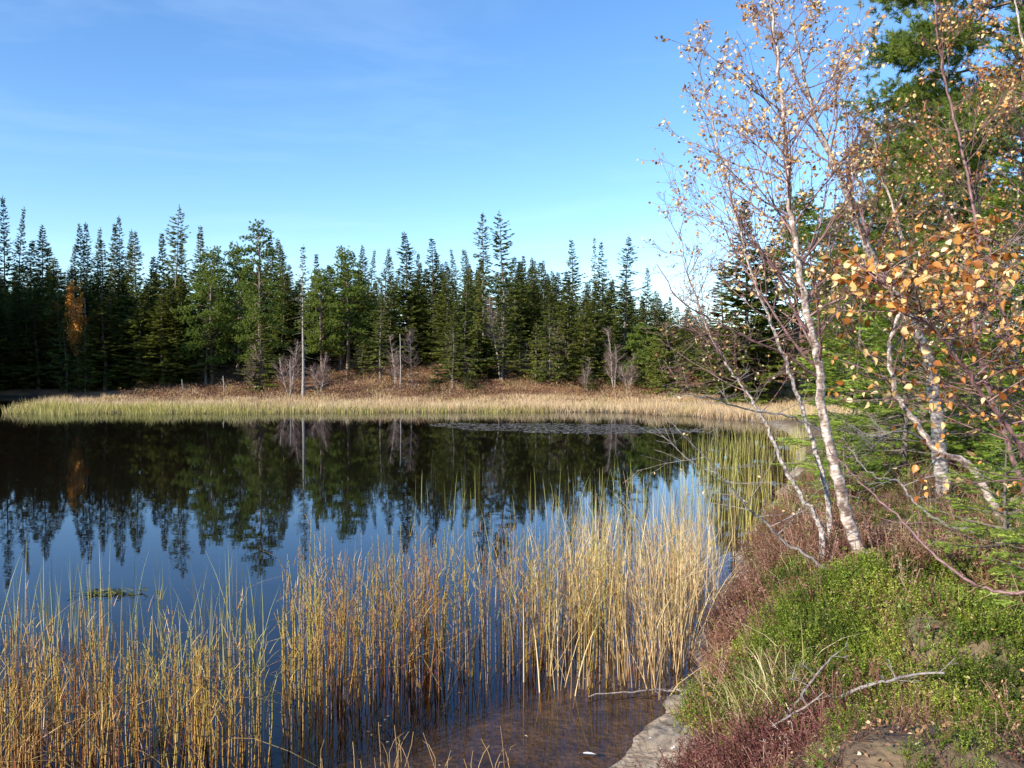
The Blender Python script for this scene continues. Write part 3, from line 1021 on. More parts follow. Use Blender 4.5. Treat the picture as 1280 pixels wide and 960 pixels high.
G_DARK = 'shaded spruces in the stand on the left shore'
G_MID = 'spruces in the forest wall behind the marsh'
DARK = 'narrow dark spruce in the shaded stand above the left end of the lake'
heroes = [
    # left dark stand
    ('S', 5, 6, 245, 66, 'thin spruce at the very left edge of the photo, tallest of the left corner', G_DARK, .8),
    ('S', 2, 19, 259, 70, 'second spruce from the left edge, slim with a bare looking top', G_DARK, .75),
    ('S', 0, 51, 282, 66, 'dark spruce with twin looking top, third peak from the left edge', G_DARK, 1.0),
    ('S', 2, 87, 307, 74, 'shorter pale topped spruce in the gap right of the twin peaked one', G_DARK, .9),
    ('S', 0, 101, 280, 70, DARK, G_DARK, .8), ('S', 5, 109, 278, 66, DARK, G_DARK, .8), ('S', 2, 119, 286, 72, DARK, G_DARK, .9), ('S', 3, 128, 299, 66, DARK, G_DARK, 1.),
    ('S', 1, 142, 279, 68, DARK, G_DARK, .8), ('S', 5, 149, 270, 72, DARK, G_DARK, .8), ('S', 2, 158, 288, 75, DARK, G_DARK, .8), ('S', 0, 169, 288, 66, DARK, G_DARK, 1.),
    ('T', 1, 217, 256, 66, 'tallest spruce left of the broad pines, ragged top high above the shaded stand', None, .95),
    ('S', 4, 206, 291, 68, 'spruce close against the left side of the tallest ragged spruce', G_DARK, .9),
    ('S', 0, 228, 305, 72, 'low spruce top in the gap right of the tallest ragged spruce', G_DARK, .9),
    ('S', 4, 250, 284, 74, 'dense pointed black green spruce rising behind the left pine', None, .95),
    ('S', 3, 66, 311, 70, DARK, G_DARK, 1.2), ('S', 1, 36, 300, 70, DARK, G_DARK, 1.2), ('S', 4, 187, 320, 70, DARK, G_DARK, 1.1), ('S', 0, 75, 322, 62, DARK, G_DARK, 1.2),
    ('B', 1, 82, 398, 59.2, 'small bright green young spruce at the foot of the shaded stand', None, 1.2),
    ('B', 1, 106, 410, 59, 'pale green young spruce with a bare pole above it in the shaded stand', None, 1.1),
    # pines by the point
    ('P', 0, 264, 312, 60, 'broad light green pine with layered boughs, leftmost of the sunlit pines', None, .95),
    ('P', 0, 296, 306, 62, 'broad bushy pine between the layered pine and the old tall pine', None, .9),
    ('P', 2, 322, 282, 55, 'old tall pine with long bare grey trunk and thin twisted top', None, .85),
    ('S', 4, 340, 296, 70, 'dark spruce just right of the old tall pine', G_MID, 1.), ('S', 0, 352, 298, 72, 'dark spruce second to the right of the old tall pine', G_MID, 1.), ('S', 2, 361, 306, 68, 'dark spruce third to the right of the old tall pine', G_MID, 1.),
    ('N', 0, 378, 306, 47, 'half dead spruce with silver bare trunk standing in the marsh edge', None, .8),
    ('S', 1, 395, 318, 68, None, G_MID, .9),
    ('P', 1, 402, 340, 62, 'narrow pine right of the silver trunked snag', None, .8),
    ('P', 0, 434, 311, 64, 'broad round topped pine in the middle of the forest wall', None, 1.0),
    ('S', 0, 453, 307, 76, None, G_MID, .9), ('S', 2, 461, 313, 78, None, G_MID, .9), ('S', 2, 478, 311, 70, None, G_MID, .9), ('S', 5, 490, 319, 72, None, G_MID, .9),
    ('L', 0, 475, 366, 55, 'sparse yellowish spruce with bare lower trunk standing alone on the heath', None, .95),
    ('B', 1, 452, 425, 58, 'small dense green spruce tucked behind the yellowish lone spruce', None, 1.3),
    ('S', 0, 511, 290, 66, 'tall full sunlit spruce, pointed top, behind the leafless birch on the shore', None, 1.15),
    ('S', 5, 521, 316, 76, None, G_MID, .9),
    ('S', 3, 541, 297, 66, 'tall sunlit spruce with ragged top, right of the fullest pointed spruce', None, 1.2),
    ('S', 1, 549, 316, 72, None, G_MID, 1.), ('S', 6, 558, 334, 64, None, G_MID, 1.1), ('S', 2, 574, 311, 76, None, G_MID, .9), ('S', 5, 581, 311, 78, None, G_MID, .9), ('S', 2, 590, 312, 74, None, G_MID, .8),
    ('T', 0, 604, 267, 62, 'very tall thin spruce, left one of the two that stand highest over the middle', None, .95),
    ('T', 1, 631, 263, 60, 'very tall open branched spruce, right one of the two that stand highest over the middle', None, 1.0),
    ('L', 1, 581, 352, 57, 'ragged olive spruce with drooping boughs below the two highest spruces', None, .95),
    ('S', 6, 645, 320, 66, None, G_MID, 1.0), ('S', 4, 658, 320, 72, None, G_MID, .9), ('S', 0, 667, 321, 74, None, G_MID, .9), ('S', 2, 680, 323, 72, None, G_MID, .9), ('S', 6, 691, 343, 66, None, G_MID, .9),
    ('L', 1, 687, 381, 54, 'grey green leaning spruce with pale trunk at the edge of the marsh', None, .85),
    ('S', 3, 717, 299, 64, 'slim tall spruce left of the bare topped one', None, 1.0), ('S', 4, 711, 340, 60, 'full green spruce under the slim tall one', None, 1.0),
    ('N', 0, 744, 295, 62, 'dead topped spruce, bare mast rising over the forest wall', None, .6), ('S', 3, 754, 303, 66, 'spruce with bushy tip right beside the dead mast', None, .85),
    ('S', 4, 743, 352, 58, 'broad olive spruce below the dead mast', None, 1.15),
    ('T', 0, 781, 295, 62, 'tall tapering spruce, last high one before the forest edge drops right', None, 1.1), ('S', 3, 808, 334, 66, 'thin spruce standing apart in the sky gap', None, .8),
    ('P', 3, 806, 408, 52, 'small round bright green pine beside the wide low spruce', None, 1.0),
    ('B', 0, 832, 398, 48, 'wide low spruce with branches down to the marsh grass', None, .95),
    ('S', 2, 822, 372, 68, None, G_MID, .9), ('S', 1, 838, 371, 64, None, G_MID, .9), ('S', 6, 856, 392, 60, None, G_MID, .9), ('S', 5, 880, 380, 62, None, G_MID, .9), ('S', 0, 870, 400, 56, None, G_MID, .9),
    # behind the near birch
    ('S', 4, 935, 248, 42, 'dark spruce seen through the left twigs of the near birch', None, 1.25), ('S', 1, 905, 330, 44, 'lower spruce at the left edge of the group behind the near birch', None, 1.2),
    ('P', 0, 1000, 246, 44, 'dark pine seen through the middle of the near birch', None, 1.2), ('S', 4, 1055, 250, 40, 'dark spruce between the two leaning birch stems', None, 1.3),
    ('S', 0, 965, 300, 46, 'short spruce filling the gap behind the main birch stem', None, 1.2), ('P', 0, 1110, 262, 34, 'pine behind the orange leaved birch boughs', None, 1.1), ('S', 1, 1030, 330, 48, 'low spruce in the dark group right of the main birch stem', None, 1.2),
    # bare birches on the far heath
    ('W', 0, 515, 412, 52, 'leafless birch with forked white trunk on the far shore', None, 1.2), ('W', 1, 495, 420, 54, 'thin grey brown leafless birch left of the white forked one', None, .9),
    ('W', 2, 626, 372, 58, 'leafless birch with pale forked stem below the two highest spruces', None, 1.1), ('W', 1, 563, 415, 60, 'pale leafless birch leaning left among the spruces', None, .8),
    ('W', 3, 400, 440, 50, 'low many stemmed grey birch just right of the silver snag', None, 1.0), ('W', 3, 362, 425, 50, 'low reddish leafless birch just left of the silver snag', None, 1.1),
    ('W', 1, 732, 448, 52, 'small leafless birch with reddish twigs, left of two by the wide spruce', None, .9), ('W', 1, 768, 412, 52, 'taller grey leafless birch next to the wide low spruce', None, 1.1), ('W', 3, 786, 440, 51, 'many stemmed leafless birch touching the wide low spruce', None, 1.),
    ('W', 1, 425, 418, 66, 'white stemmed birch clump in shade under the round topped pine', None, .9), ('W', 1, 448, 415, 67, 'white stemmed birch in shade right of the round topped pine', None, .8),
    ('W', 3, 320, 430, 53, 'low grey green leafless birch at the foot of the old tall pine', None, 1.2), ('W', 1, 655, 430, 60, 'small leafless birch under the right high spruce', None, .8),
    ('W', 3, 700, 400, 60, 'grey twiggy leafless birch behind the leaning spruce', None, 1.3), ('W', 2, 145, 430, 61, 'leafless birch barely lit at the foot of the shaded stand', None, 1.),
    ('B', 1, 740, 466, 51, 'tiny young spruce in the heath between the small birches', None, 1.4), ('B', 1, 548, 458, 54, 'tiny bright young spruce on the heath right of the leafless birch', None, 1.3),
    ('B', 1, 590, 466, 50, 'tiny round young spruce at the edge of the heath under the ragged olive spruce', None, 1.5), ('B', 1, 535, 480, 49, 'knee high spreading spruce on the heath beside the marsh grass', None, 2.0),
]
for k, v, px, py, d, lab, grp, wd in heroes:
    tree_px(k, v, px, py, d, lab or 'mid height spruce in the sunlit forest wall across the lake', grp, wd)

M_ORANGE = foliage_mat('orange_birch_foliage', [(0.0, (0.30, 0.10, 0.02)), (0.5, (0.60, 0.24, 0.03)), (1.0, (0.75, 0.42, 0.08))], transl=.4)
for px, py, d, H, lab in ((97, 362, 59.6, 5.0, 'small birch still full of orange leaves in the shaded stand'), (70, 385, 62.5, 4.5, 'dull rust leaved birch half hidden behind the dark spruces')):
    tr_, cr_, tips = birch_far_mesh(81 + px, H, 1)
    p = at(px, py, d)
    z = p[2] - H
    o = thing('birch_tree', lab, 'birch', (p[0], d, min(z, gz(p[0], d) + .4)))
    o.scale = (1, 1, (p[2] - o.location.z) / H)
    for nm, me, m in (('trunk', tr_, M_BIRCH_FAR), ('crown', cr_, M_TWIG_FAR)):
        me.materials.append(m)
        c = bpy.data.objects.new(nm, me)
        C.objects.link(c)
        c.parent = o
        if nm == 'crown':
            lv = MB()
            P = np.repeat(np.array([t[0] for t in tips]), 3, 0)
            P = P + rng.normal(0, .08, P.shape)
            scatter(lv, CARD_V, CARD_Q, None, P, frames(rng.normal(size=P.shape), rng.uniform(0, 6, len(P))), np.full(len(P), .10), rng.random(len(P)))
            lv.obj('leaves', M_ORANGE, c)

# fill rows
FILL_MID = 'spruce half hidden in the deeper rows of the forest behind the marsh'
FILL_DARK = 'dark spruce half hidden in the deeper rows of the shaded left forest'
fr_ = random.Random(5)
for row, (d, n) in enumerate(((69, 38), (76, 40), (84, 40), (94, 36))):
    for i in range(n):
        px = -10 + 900 * (i + fr_.random()) / n
        left = px < 240
        py = fr_.uniform(328, 356) + (max(0, px - 700) * .28)
        if px > 560 and px < 700:
            py -= 5
        tree_px('S', fr_.choice((0, 1, 2, 3, 4, 6)), px, py, d + fr_.uniform(-3, 3), FILL_DARK if left else FILL_MID,
                'deeper rows of the left forest' if left else 'deeper rows of the forest', 1.15)
for i in range(16):
    px = fr_.uniform(560, 900) if i > 2 else fr_.uniform(250, 350)
    d = fr_.uniform(53, 61)
    tree_px('SLSB'[i % 4], (6, 0, 3, 1)[i % 4], px, fr_.uniform(372, 425) + max(0, px - 780) * .15 + (25 if i % 4 == 3 else 0), d, 'small spruce filling the front edge of the forest behind the heath', 'small spruces along the front of the forest', 1.15)
# the left shore beyond the frame, whose trees shade the left stand
for i in range(90):
    x = fr_.uniform(-64, -37)
    y = fr_.uniform(34, 64)
    if x > -.64 * y - 2 or shore(np.array([x]), np.array([y]))[0] < 1:
        continue
    plant_tree('S', fr_.choice((0, 1, 4)), x, y, fr_.uniform(15, 19), 'spruce on the left shore beyond the frame', 'left shore spruces', 1.3)
# front understory of the dark stand
for i in range(34):
    px = fr_.uniform(-20, 235)
    d = fr_.uniform(59.5, 64)
    if 55 < px < 122:
        d = fr_.uniform(64, 66)
    tree_px('S', fr_.choice((0, 4, 1)), px, fr_.uniform(345, 400), d, 'low dark spruce at the front foot of the shaded left stand', 'low spruces of the shaded stand', 1.5)

# ------------------------------------------------------------------ poles and stumps on the far heath
for px, pt, pb, d, rad, lab, nm in ((500, 418, 486, 53, .05, 'bare dead pole standing beside the leafless birch', 'dead_pole'),
                                    (279, 470, 489, 50, .045, 'short white dead stump below the layered pine', 'tree_stump'),
                                    (227, 474, 487, 52, .035, 'short grey stump at the dark edge of the heath, left of the white one', 'tree_stump'),
                                    (362, 452, 496, 47, .035, 'thin bare pole close to the left of the silver snag', 'dead_pole'),
                                    (106, 372, 478, 60, .05, 'bare pole in front of the shaded stand above the pale young spruce', 'dead_pole')):
    a, b = at(px, pt, d), at(px, pb, d)
    b[2] = gz(b[0], d) - .1
    m = MB()
    pts = smooth_path([b, b * .6 + a * .4 + [.05, 0, 0], a], 4, .01)
    tube(m, pts, np.linspace(rad, rad * .55, len(pts)), 7)
    for i in range(5):
        t = rng.uniform(.3, .95)
        p = b * (1 - t) + a * t
        aa = rng.uniform(0, 6.28)
        tube(m, [p, p + np.array([math.cos(aa), math.sin(aa), .2]) * rng.uniform(.1, .3)], [.012, .005], 3)
    tag(m.obj(nm, M_SNAG), lab, 'dead wood')

# ------------------------------------------------------------------ heath shrubs and marsh grass across the lake
def blades(mb, x, y, z, h, w_, lean, u, segs=3, droop=0.3, r=rng, azimuth=None):
    """N grass blades, each a tapering strip facing a random way"""
    N = len(x)
    az = r.uniform(0, 6.28, N) if azimuth is None else azimuth
    face = r.uniform(0, 3.14, N)
    dx, dy = np.cos(az), np.sin(az)
    wx, wy = np.cos(face), np.sin(face)
    V = np.zeros((N, 2 * segs + 1, 3))
    ty = np.zeros((N, 2 * segs + 1))
    for k in range(segs + 1):
        t = k / segs
        off = lean * (t + droop * t * t * t)
        cx, cy = x + dx * off * h, y + dy * off * h
        cz = z + h * (t - droop * .35 * lean * t ** 3)
        ww = w_ * (1 - .55 * t) / 2
        if k < segs:
            V[:, 2 * k] = np.stack([cx - wx * ww, cy - wy * ww, cz], -1)
            V[:, 2 * k + 1] = np.stack([cx + wx * ww, cy + wy * ww, cz], -1)
            ty[:, 2 * k] = ty[:, 2 * k + 1] = t
        else:
            V[:, 2 * segs] = np.stack([cx, cy, cz], -1)
            ty[:, 2 * segs] = 1
    n = 2 * segs + 1
    off = (np.arange(N) * n)[:, None, None]
    qq = np.array([[2 * k, 2 * k + 1, 2 * k + 3, 2 * k + 2] for k in range(segs - 1)])
    tt = np.array([[2 * segs - 2, 2 * segs - 1, 2 * segs]])
    uv = np.stack([np.broadcast_to(u[:, None], (N, n)), ty], -1)
    mb.add(V.reshape(-1, 3), q=(qq[None] + off).reshape(-1, 4) if segs > 1 else None, t=(tt[None] + off).reshape(-1, 3), uv=uv.reshape(-1, 2))


def region_points(n, x0, x1, y0, y1, cond, r=rng):
    x, y = r.uniform(x0, x1, n), r.uniform(y0, y1, n)
    k = cond(x, y)
    return x[k], y[k]


# straw coloured marsh
sx, sy = region_points(230000, -28, 32, 24, 52, lambda x, y: (shore(x, y) > -.25 + .25 * noise2(x, y, 1.1, 3)) & (y < 47.5 + 1.2 * noise2(x, y, 3, 1) + np.maximum(0, x - 8) * .45) & (y > 31 - (np.maximum(x, 0) - 9) * .5) & (x > -27))
gs = ss(-sx, 4, 20) * (1 - ss(sy, 39, 43)) + .25 * noise2(sx, sy, 2, 2)
isg = rng.random(len(sx)) < gs
mb = MB()
k = ~isg
edge_h = .26 + .22 * (1 - ss(shore(sx, sy), 0.5, 3))
hh = edge_h * rng.uniform(.55, 1.25, len(sx)) * (1 + .25 * noise2(sx, sy, 1.6, 1) + .2 * noise2(sx, sy, .5, 2))
blades(mb, sx[k], sy[k], ground(sx[k], sy[k]) - .03, hh[k], rng.uniform(.012, .024, k.sum()), rng.uniform(.05, .5, k.sum()), np.clip(rng.normal(.55, .2, k.sum()) + .15 * noise2(sx[k], sy[k], 3, 2), 0, 1), 2)
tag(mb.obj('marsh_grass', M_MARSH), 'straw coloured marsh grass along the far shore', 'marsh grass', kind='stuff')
mb = MB()
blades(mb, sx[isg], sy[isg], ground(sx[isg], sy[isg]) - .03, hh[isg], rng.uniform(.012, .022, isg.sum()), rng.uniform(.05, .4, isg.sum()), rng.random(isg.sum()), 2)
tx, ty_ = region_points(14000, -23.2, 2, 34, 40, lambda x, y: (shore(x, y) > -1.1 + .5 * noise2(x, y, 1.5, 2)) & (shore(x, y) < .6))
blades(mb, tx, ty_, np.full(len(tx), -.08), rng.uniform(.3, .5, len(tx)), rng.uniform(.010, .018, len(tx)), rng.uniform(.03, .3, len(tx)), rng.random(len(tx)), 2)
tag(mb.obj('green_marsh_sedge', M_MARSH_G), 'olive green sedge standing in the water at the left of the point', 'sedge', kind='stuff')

# rusty heath on the slope
hx, hy = region_points(230000, -34, 34, 44, 72, lambda x, y: (shore(x, y) > 3) & (y > 45.5 + 1.2 * noise2(x, y, 3, 1) + np.maximum(0, x - 8) * .5) & (noise2(x, y, 1.6, 3) > -.75))
mb = MB()
N = len(hx)
P = np.stack([hx, hy, ground(hx, hy)], -1)
P[:, 2] += rng.uniform(0, .30, N) * (1 + 1.1 * noise2(hx, hy, 1.4, 1)).clip(.15)
D = rng.normal(0, .8, (N, 3))
D[:, 2] = abs(D[:, 2]) + .6
scatter(mb, SPRAY_V, None, SPRAY_T, P, frames(D, rng.uniform(0, 6.28, N)), rng.uniform(.04, .11, N), np.clip(.40 + .36 * noise2(hx, hy, 1.5, 2) + .2 * noise2(hx, hy, .6, 1) + rng.normal(0, .14, N), 0, 1))
tag(mb.obj('heath', M_HEATH), 'rust brown dwarf shrubs covering the slope under the trees', 'heath', kind='stuff')

gx2, gy2 = region_points(26000, -24, 34, 46, 66, lambda x, y: (shore(x, y) > 3) & (noise2(x, y, 2.4, 0) > .25))
mb = MB()
blades(mb, gx2, gy2, ground(gx2, gy2), rng.uniform(.2, .45, len(gx2)), rng.uniform(.012, .024, len(gx2)), rng.uniform(.1, .6, len(gx2)), rng.random(len(gx2)), 2)
tag(mb.obj('slope_grass', M_MARSH), 'yellowed grass tussocks among the rust brown shrubs on the slope', 'grass', kind='stuff')

# floating pondweed sheet
fx, fy = region_points(9000, -4, 6.4, 23, 33, lambda x, y: (((x - 1.7) / 4.4) ** 2 + ((y - 28 + .25 * (x - 1.7)) / 2.3) ** 2 < 1 + .35 * noise2(x, y, 1.5, 0)))
mb = MB()
N = len(fx)
DISC = [(math.cos(a) * .5, math.sin(a) * .5, 0) for a in np.linspace(0, 6.283, 7)[:-1]]
scatter(mb, DISC, [[0, 1, 2, 3], [3, 4, 5, 0]], None, np.stack([fx, fy, np.full(N, .004) + rng.uniform(0, .004, N)], -1), np.repeat(np.eye(3)[None], N, 0), rng.uniform(.04, .12, N), rng.random(N))
M_WEED = foliage_mat('dull_floating_leaves', [(0, (.10, .075, .055)), (.6, (.20, .16, .12)), (1, (.28, .25, .19))], transl=0, rough=.45)
tag(mb.obj('floating_pondweed', M_WEED), 'dull brown floating leaves in a long raft off the far shore', 'pondweed', kind='stuff')
mb = MB()
N = 160
c = at(140, 746, 7.4)
fx, fy = rng.normal(c[0], .16, N), rng.normal(c[1], .05, N)
scatter(mb, CARD_V, CARD_Q, None, np.stack([fx, fy, rng.uniform(.003, .03, N)], -1), frames(np.stack([rng.normal(0, 1, N), rng.normal(0, .5, N), rng.normal(0, .15, N)], -1), rng.uniform(0, 6, N)), np.stack([np.full(N, .01), rng.uniform(.04, .1, N), np.full(N, .02)], -1), rng.random(N))
tag(mb.obj('floating_weed_clump', M_CROWB), 'small green weed clump afloat beyond the left reeds', 'water weed', kind='stuff')

# ------------------------------------------------------------------ reeds in the near water
def stems(mb, x, y, h, r0, u, lean=.08, bend_top=None, r=rng, sides=3, segs=6, z0=-.25):
    N = len(x)
    az = r.uniform(0, 6.28, N)
    ln = np.abs(r.normal(0, lean, N))
    lb = np.zeros(N) if bend_top is None else bend_top
    V = np.zeros((N, segs + 1, sides, 3))
    ty = np.zeros((N, segs + 1, sides))
    tot = h - z0
    waz = r.uniform(0, 6.28, N)
    for k in range(segs + 1):
        t = k / segs
        hz = z0 + tot * t
        off = ln * tot * t + .012 * np.sin(t * 7 + waz)
        kink = np.clip((t - .72) / .28, 0, 1)
        off = off + lb * kink * tot * .22
        zz_ = hz - lb * kink ** 1.5 * tot * .30
        cx, cy = x + np.cos(az) * off, y + np.sin(az) * off
        rr = r0 * (1 - .6 * t)
        for s_ in range(sides):
            a = 6.283 * s_ / sides
            V[:, k, s_, 0] = cx + rr * math.cos(a)
            V[:, k, s_, 1] = cy + rr * math.sin(a)
            V[:, k, s_, 2] = zz_
        ty[:, k, :] = np.maximum(hz, 0)[:, None] if np.ndim(hz) else hz
    n = (segs + 1) * sides
    i = np.arange(segs)[:, None] * sides
    j = np.arange(sides)[None]
    qq = np.stack([i + j, i + (j + 1) % sides, i + sides + (j + 1) % sides, i + sides + j], -1).reshape(-1, 4)
    off = (np.arange(N) * n)[:, None, None]
    uv = np.stack([np.broadcast_to(u[:, None], (N, n)), ty.reshape(N, n)], -1)
    mb.add(V.reshape(-1, 3), q=(qq[None] + off).reshape(-1, 4), uv=uv.reshape(-1, 2))
    return az


def reed_dens(x, y):
    px = x / y * 1000 + 640
    far = 4.6 + 1.3 * ss(px, 325, 375) + .6 * ss(px, 500, 800)
    band = 1 - ss(y, far - .3, far + .3)
    frontcut = ss(y, 3.5 + ss(px, 240, 480) * 1.35, 3.8 + ss(px, 240, 480) * 1.45)
    lf = 1 - ss(px, 300, 380)
    clump = .38 + .27 * lf + (.75 - .35 * lf) * noise2(x, y, .38, 1) + (.3 - .15 * lf) * noise2(x, y, 1.3, 2)
    gap = 1 - .75 * np.exp(-((px - 338) / 14) ** 2 - ((y - 5.4) / 1.0) ** 2) - .45 * np.exp(-((px - 490) / 30) ** 2)
    return np.clip(band * frontcut * clump * gap, 0, 1) * .60


rx, ry = region_points(15000, -4.2, 2.0, 3.4, 7.4, lambda x, y: shore(x, y) < -.12)
px_ = rx / ry * 1000 + 640
keep = rng.random(len(rx)) < reed_dens(rx, ry) * (1 - .75 * ss(px_, 690, 800))
rx, ry = rx[keep], ry[keep]
N = len(rx)
mb = MB()
hh = (rng.normal(.60, .13, N) + .21 * ss(rx / ry * 1000 + 640, 320, 420) + .07 * noise2(rx, ry, .5, 0)).clip(.25, 1.12)
u = np.clip(rng.normal(.48, .22, N) - .15 * noise2(rx, ry, 1, 1), 0, 1)
az = stems(mb, rx, ry, hh, rng.uniform(.0022, .0058, N), u, .065, np.where(rng.random(N) < .26, rng.uniform(.3, 1.6, N), 0))
kk = rng.random(N) < .22
blades(mb, rx[kk], ry[kk], hh[kk] * rng.uniform(.1, .6, kk.sum()), rng.uniform(.15, .4, kk.sum()), np.full(kk.sum(), .006), rng.uniform(.3, 1.3, kk.sum()), u[kk] * .6, 5, rng.uniform(1, 3, kk.sum()))
kk = rng.random(N) < .12
stems(mb, rx[kk] + .02, ry[kk], rng.uniform(.15, .5, kk.sum()), rng.uniform(.002, .004, kk.sum()), u[kk] * .5, .35, rng.uniform(.3, 2, kk.sum()))
# short side shoots near the tops
k = rng.integers(0, N, N * 4)
tpos = rng.uniform(.5, 1.0, len(k))
zt = hh[k] * tpos
blades(mb, rx[k] + rng.normal(0, .008, len(k)), ry[k] + rng.normal(0, .008, len(k)), zt, rng.uniform(.04, .12, len(k)), np.full(len(k), .004), rng.uniform(.1, .7, len(k)), u[k], 2)
tag(mb.obj('horsetail_reeds', M_REED), 'banded yellow brown horsetail reeds in the near shallows', 'reeds', kind='stuff')

# broken and bent dry reeds at the water's edge in front
mb = MB()
ex, ey = region_points(34, -1.0, .0, 3.85, 4.2, lambda x, y: shore(x, y) < -.05)
stems(mb, ex, ey, rng.uniform(.08, .28, len(ex)), rng.uniform(.003, .005, len(ex)), rng.uniform(.2, .6, len(ex)), .12, rng.uniform(0, .7, len(ex)))
tag(mb.obj('broken_reed_stubs', M_SEDGE), 'short bent dry reed stubs in front of the reed bed', 'reeds', kind='stuff')

# straw sedge toward the right bank
rx, ry = region_points(14000, -1.2, 2.6, 4.6, 9.0, lambda x, y: (shore(x, y) < -.02) & (x / y * 1000 + 640 > 560))
px_ = rx / ry * 1000 + 640
dens = ss(px_, 600, 780) * (.45 + .55 * noise2(rx, ry, .35, 2) + .25 * noise2(rx, ry, 1.2, 0)) * ss(ry, 4.9, 5.3) * (1 - .75 * ss(ry, 6.8, 8.6))
keep = rng.random(len(rx)) < dens.clip(0, 1) * .36
rx, ry = rx[keep], ry[keep]
N = len(rx)
mb = MB()
u = np.clip(rng.normal(.5, .2, N), 0, 1)
blades(mb, rx, ry, np.full(N, -.2), rng.uniform(.65, 1.08, N), rng.uniform(.004, .009, N), np.abs(rng.normal(.08, .16, N)), u, 6, rng.uniform(.2, 2.2, N))
stems(mb, rx[::2], ry[::2], rng.uniform(.5, .95, len(rx[::2])), rng.uniform(.002, .004, len(rx[::2])), u[::2], .09, np.where(rng.random(len(rx[::2])) < .3, rng.uniform(.3, 1.4, len(rx[::2])), 0))
tag(mb.obj('straw_sedge', M_SEDGE), 'pale straw coloured sedge crowding the water along the right bank', 'sedge', kind='stuff')

# olive reeds further along the right bank
rx, ry = region_points(26000, .3, 9.5, 8, 24, lambda x, y: (shore(x, y) < .25) & (shore(x, y) > -3.2 - .04 * y))
s_ = -shore(rx, ry)
dens = (.9 - .30 * s_) * (.5 + .6 * noise2(rx, ry, .9, 1))
keep = rng.random(len(rx)) < dens.clip(0, 1) * .5
rx, ry = rx[keep], ry[keep]
N = len(rx)
mb = MB()
blades(mb, rx, ry, np.full(N, -.2), rng.uniform(.5, .85, N), rng.uniform(.004, .010, N), np.abs(rng.normal(.05, .07, N)), np.clip(rng.normal(.6, .2, N), 0, 1), 4, .6)
sx2, sy2 = region_points(300, -1.5, 2.6, 7.0, 14, lambda x, y: (shore(x, y) < -.6) & (noise2(x, y, 1.0, 3) > -.1))
blades(mb, sx2, sy2, np.full(len(sx2), -.2), rng.uniform(.45, .95, len(sx2)), rng.uniform(.004, .006, len(sx2)), np.abs(rng.normal(.05, .06, len(sx2))), rng.uniform(.4, 1, len(sx2)), 4, .6)
tag(mb.obj('olive_reeds', M_GREENREED), 'olive green reeds standing off the right bank behind the straw sedge', 'reeds', kind='stuff')
# thin far left wisps with seed heads
mb = MB()
fx, fy = region_points(380, -4.6, -1.4, 4.6, 6.6, lambda x, y: (x / y * 1000 + 640 < 330) & (noise2(x, y, .6, 1) > -.3))
N = len(fx)
hh = rng.uniform(.45, .80, N)
blades(mb, fx, fy, np.full(N, -.2), hh + .2, np.full(N, .005), np.abs(rng.normal(.05, .06, N)), rng.uniform(.3, 1, N), 4, .5)
tag(mb.obj('thin_reed_wisps', M_GREENREED), 'thin sparse green reeds at the left beyond the dense bed', 'reeds', kind='stuff')

# ------------------------------------------------------------------ ground cover on the near bank
def sprig(n, h, lw, ll, seed, spread=.6, branches=3, stemw=.0022):
    r = np.random.default_rng(seed)
    V, Q, TY = [], [], []

    def quad(a, b, c, d, t):
        k_ = len(V)
        V.extend([a, b, c, d])
        Q.append([k_, k_ + 1, k_ + 2, k_ + 3])
        TY.extend([t, t, t, t])
    for b in range(branches):
        a = 6.283 * b / branches + r.uniform(-.5, .5)
        tilt = spread * r.uniform(.2, 1) * (0 if branches == 1 else 1)
        dr = unit(np.array([math.cos(a) * tilt, 1.0, math.sin(a) * tilt]))
        hl = h * r.uniform(.7, 1.1)
        side = unit(np.cross(dr, (.3, .1, 1)))
        quad(-side * stemw, side * stemw, dr * hl + side * stemw * .5, dr * hl - side * stemw * .5, .1)
        for i in range(n // branches):
            t = r.uniform(.2, 1.03)
            p = dr * hl * t
            aa = r.uniform(0, 6.28)
            o = unit(np.array([math.cos(aa), r.uniform(.25, 1.0), math.sin(aa)]))
            s_ = unit(np.cross(o, r.normal(size=3)))
            L_ = ll * r.uniform(.7, 1.25)
            quad(p, p + o * L_ * .5 + s_ * lw / 2, p + o * L_, p + o * L_ * .5 - s_ * lw / 2, t)
    return np.array(V), np.array(Q), np.array(TY)


CROW = [sprig(76, .17, .0060, .015, i, .75, 6) for i in range(4)]
HEAT = [sprig(50, .20, .0055, .017, 10 + i, .8, 5) for i in range(4)]
BILB = [sprig(18, .13, .0125, .020, 20 + i, .9, 3) for i in range(4)]
REDT = [sprig(40, .17, .0045, .018, 30 + i, .9, 5) for i in range(3)]


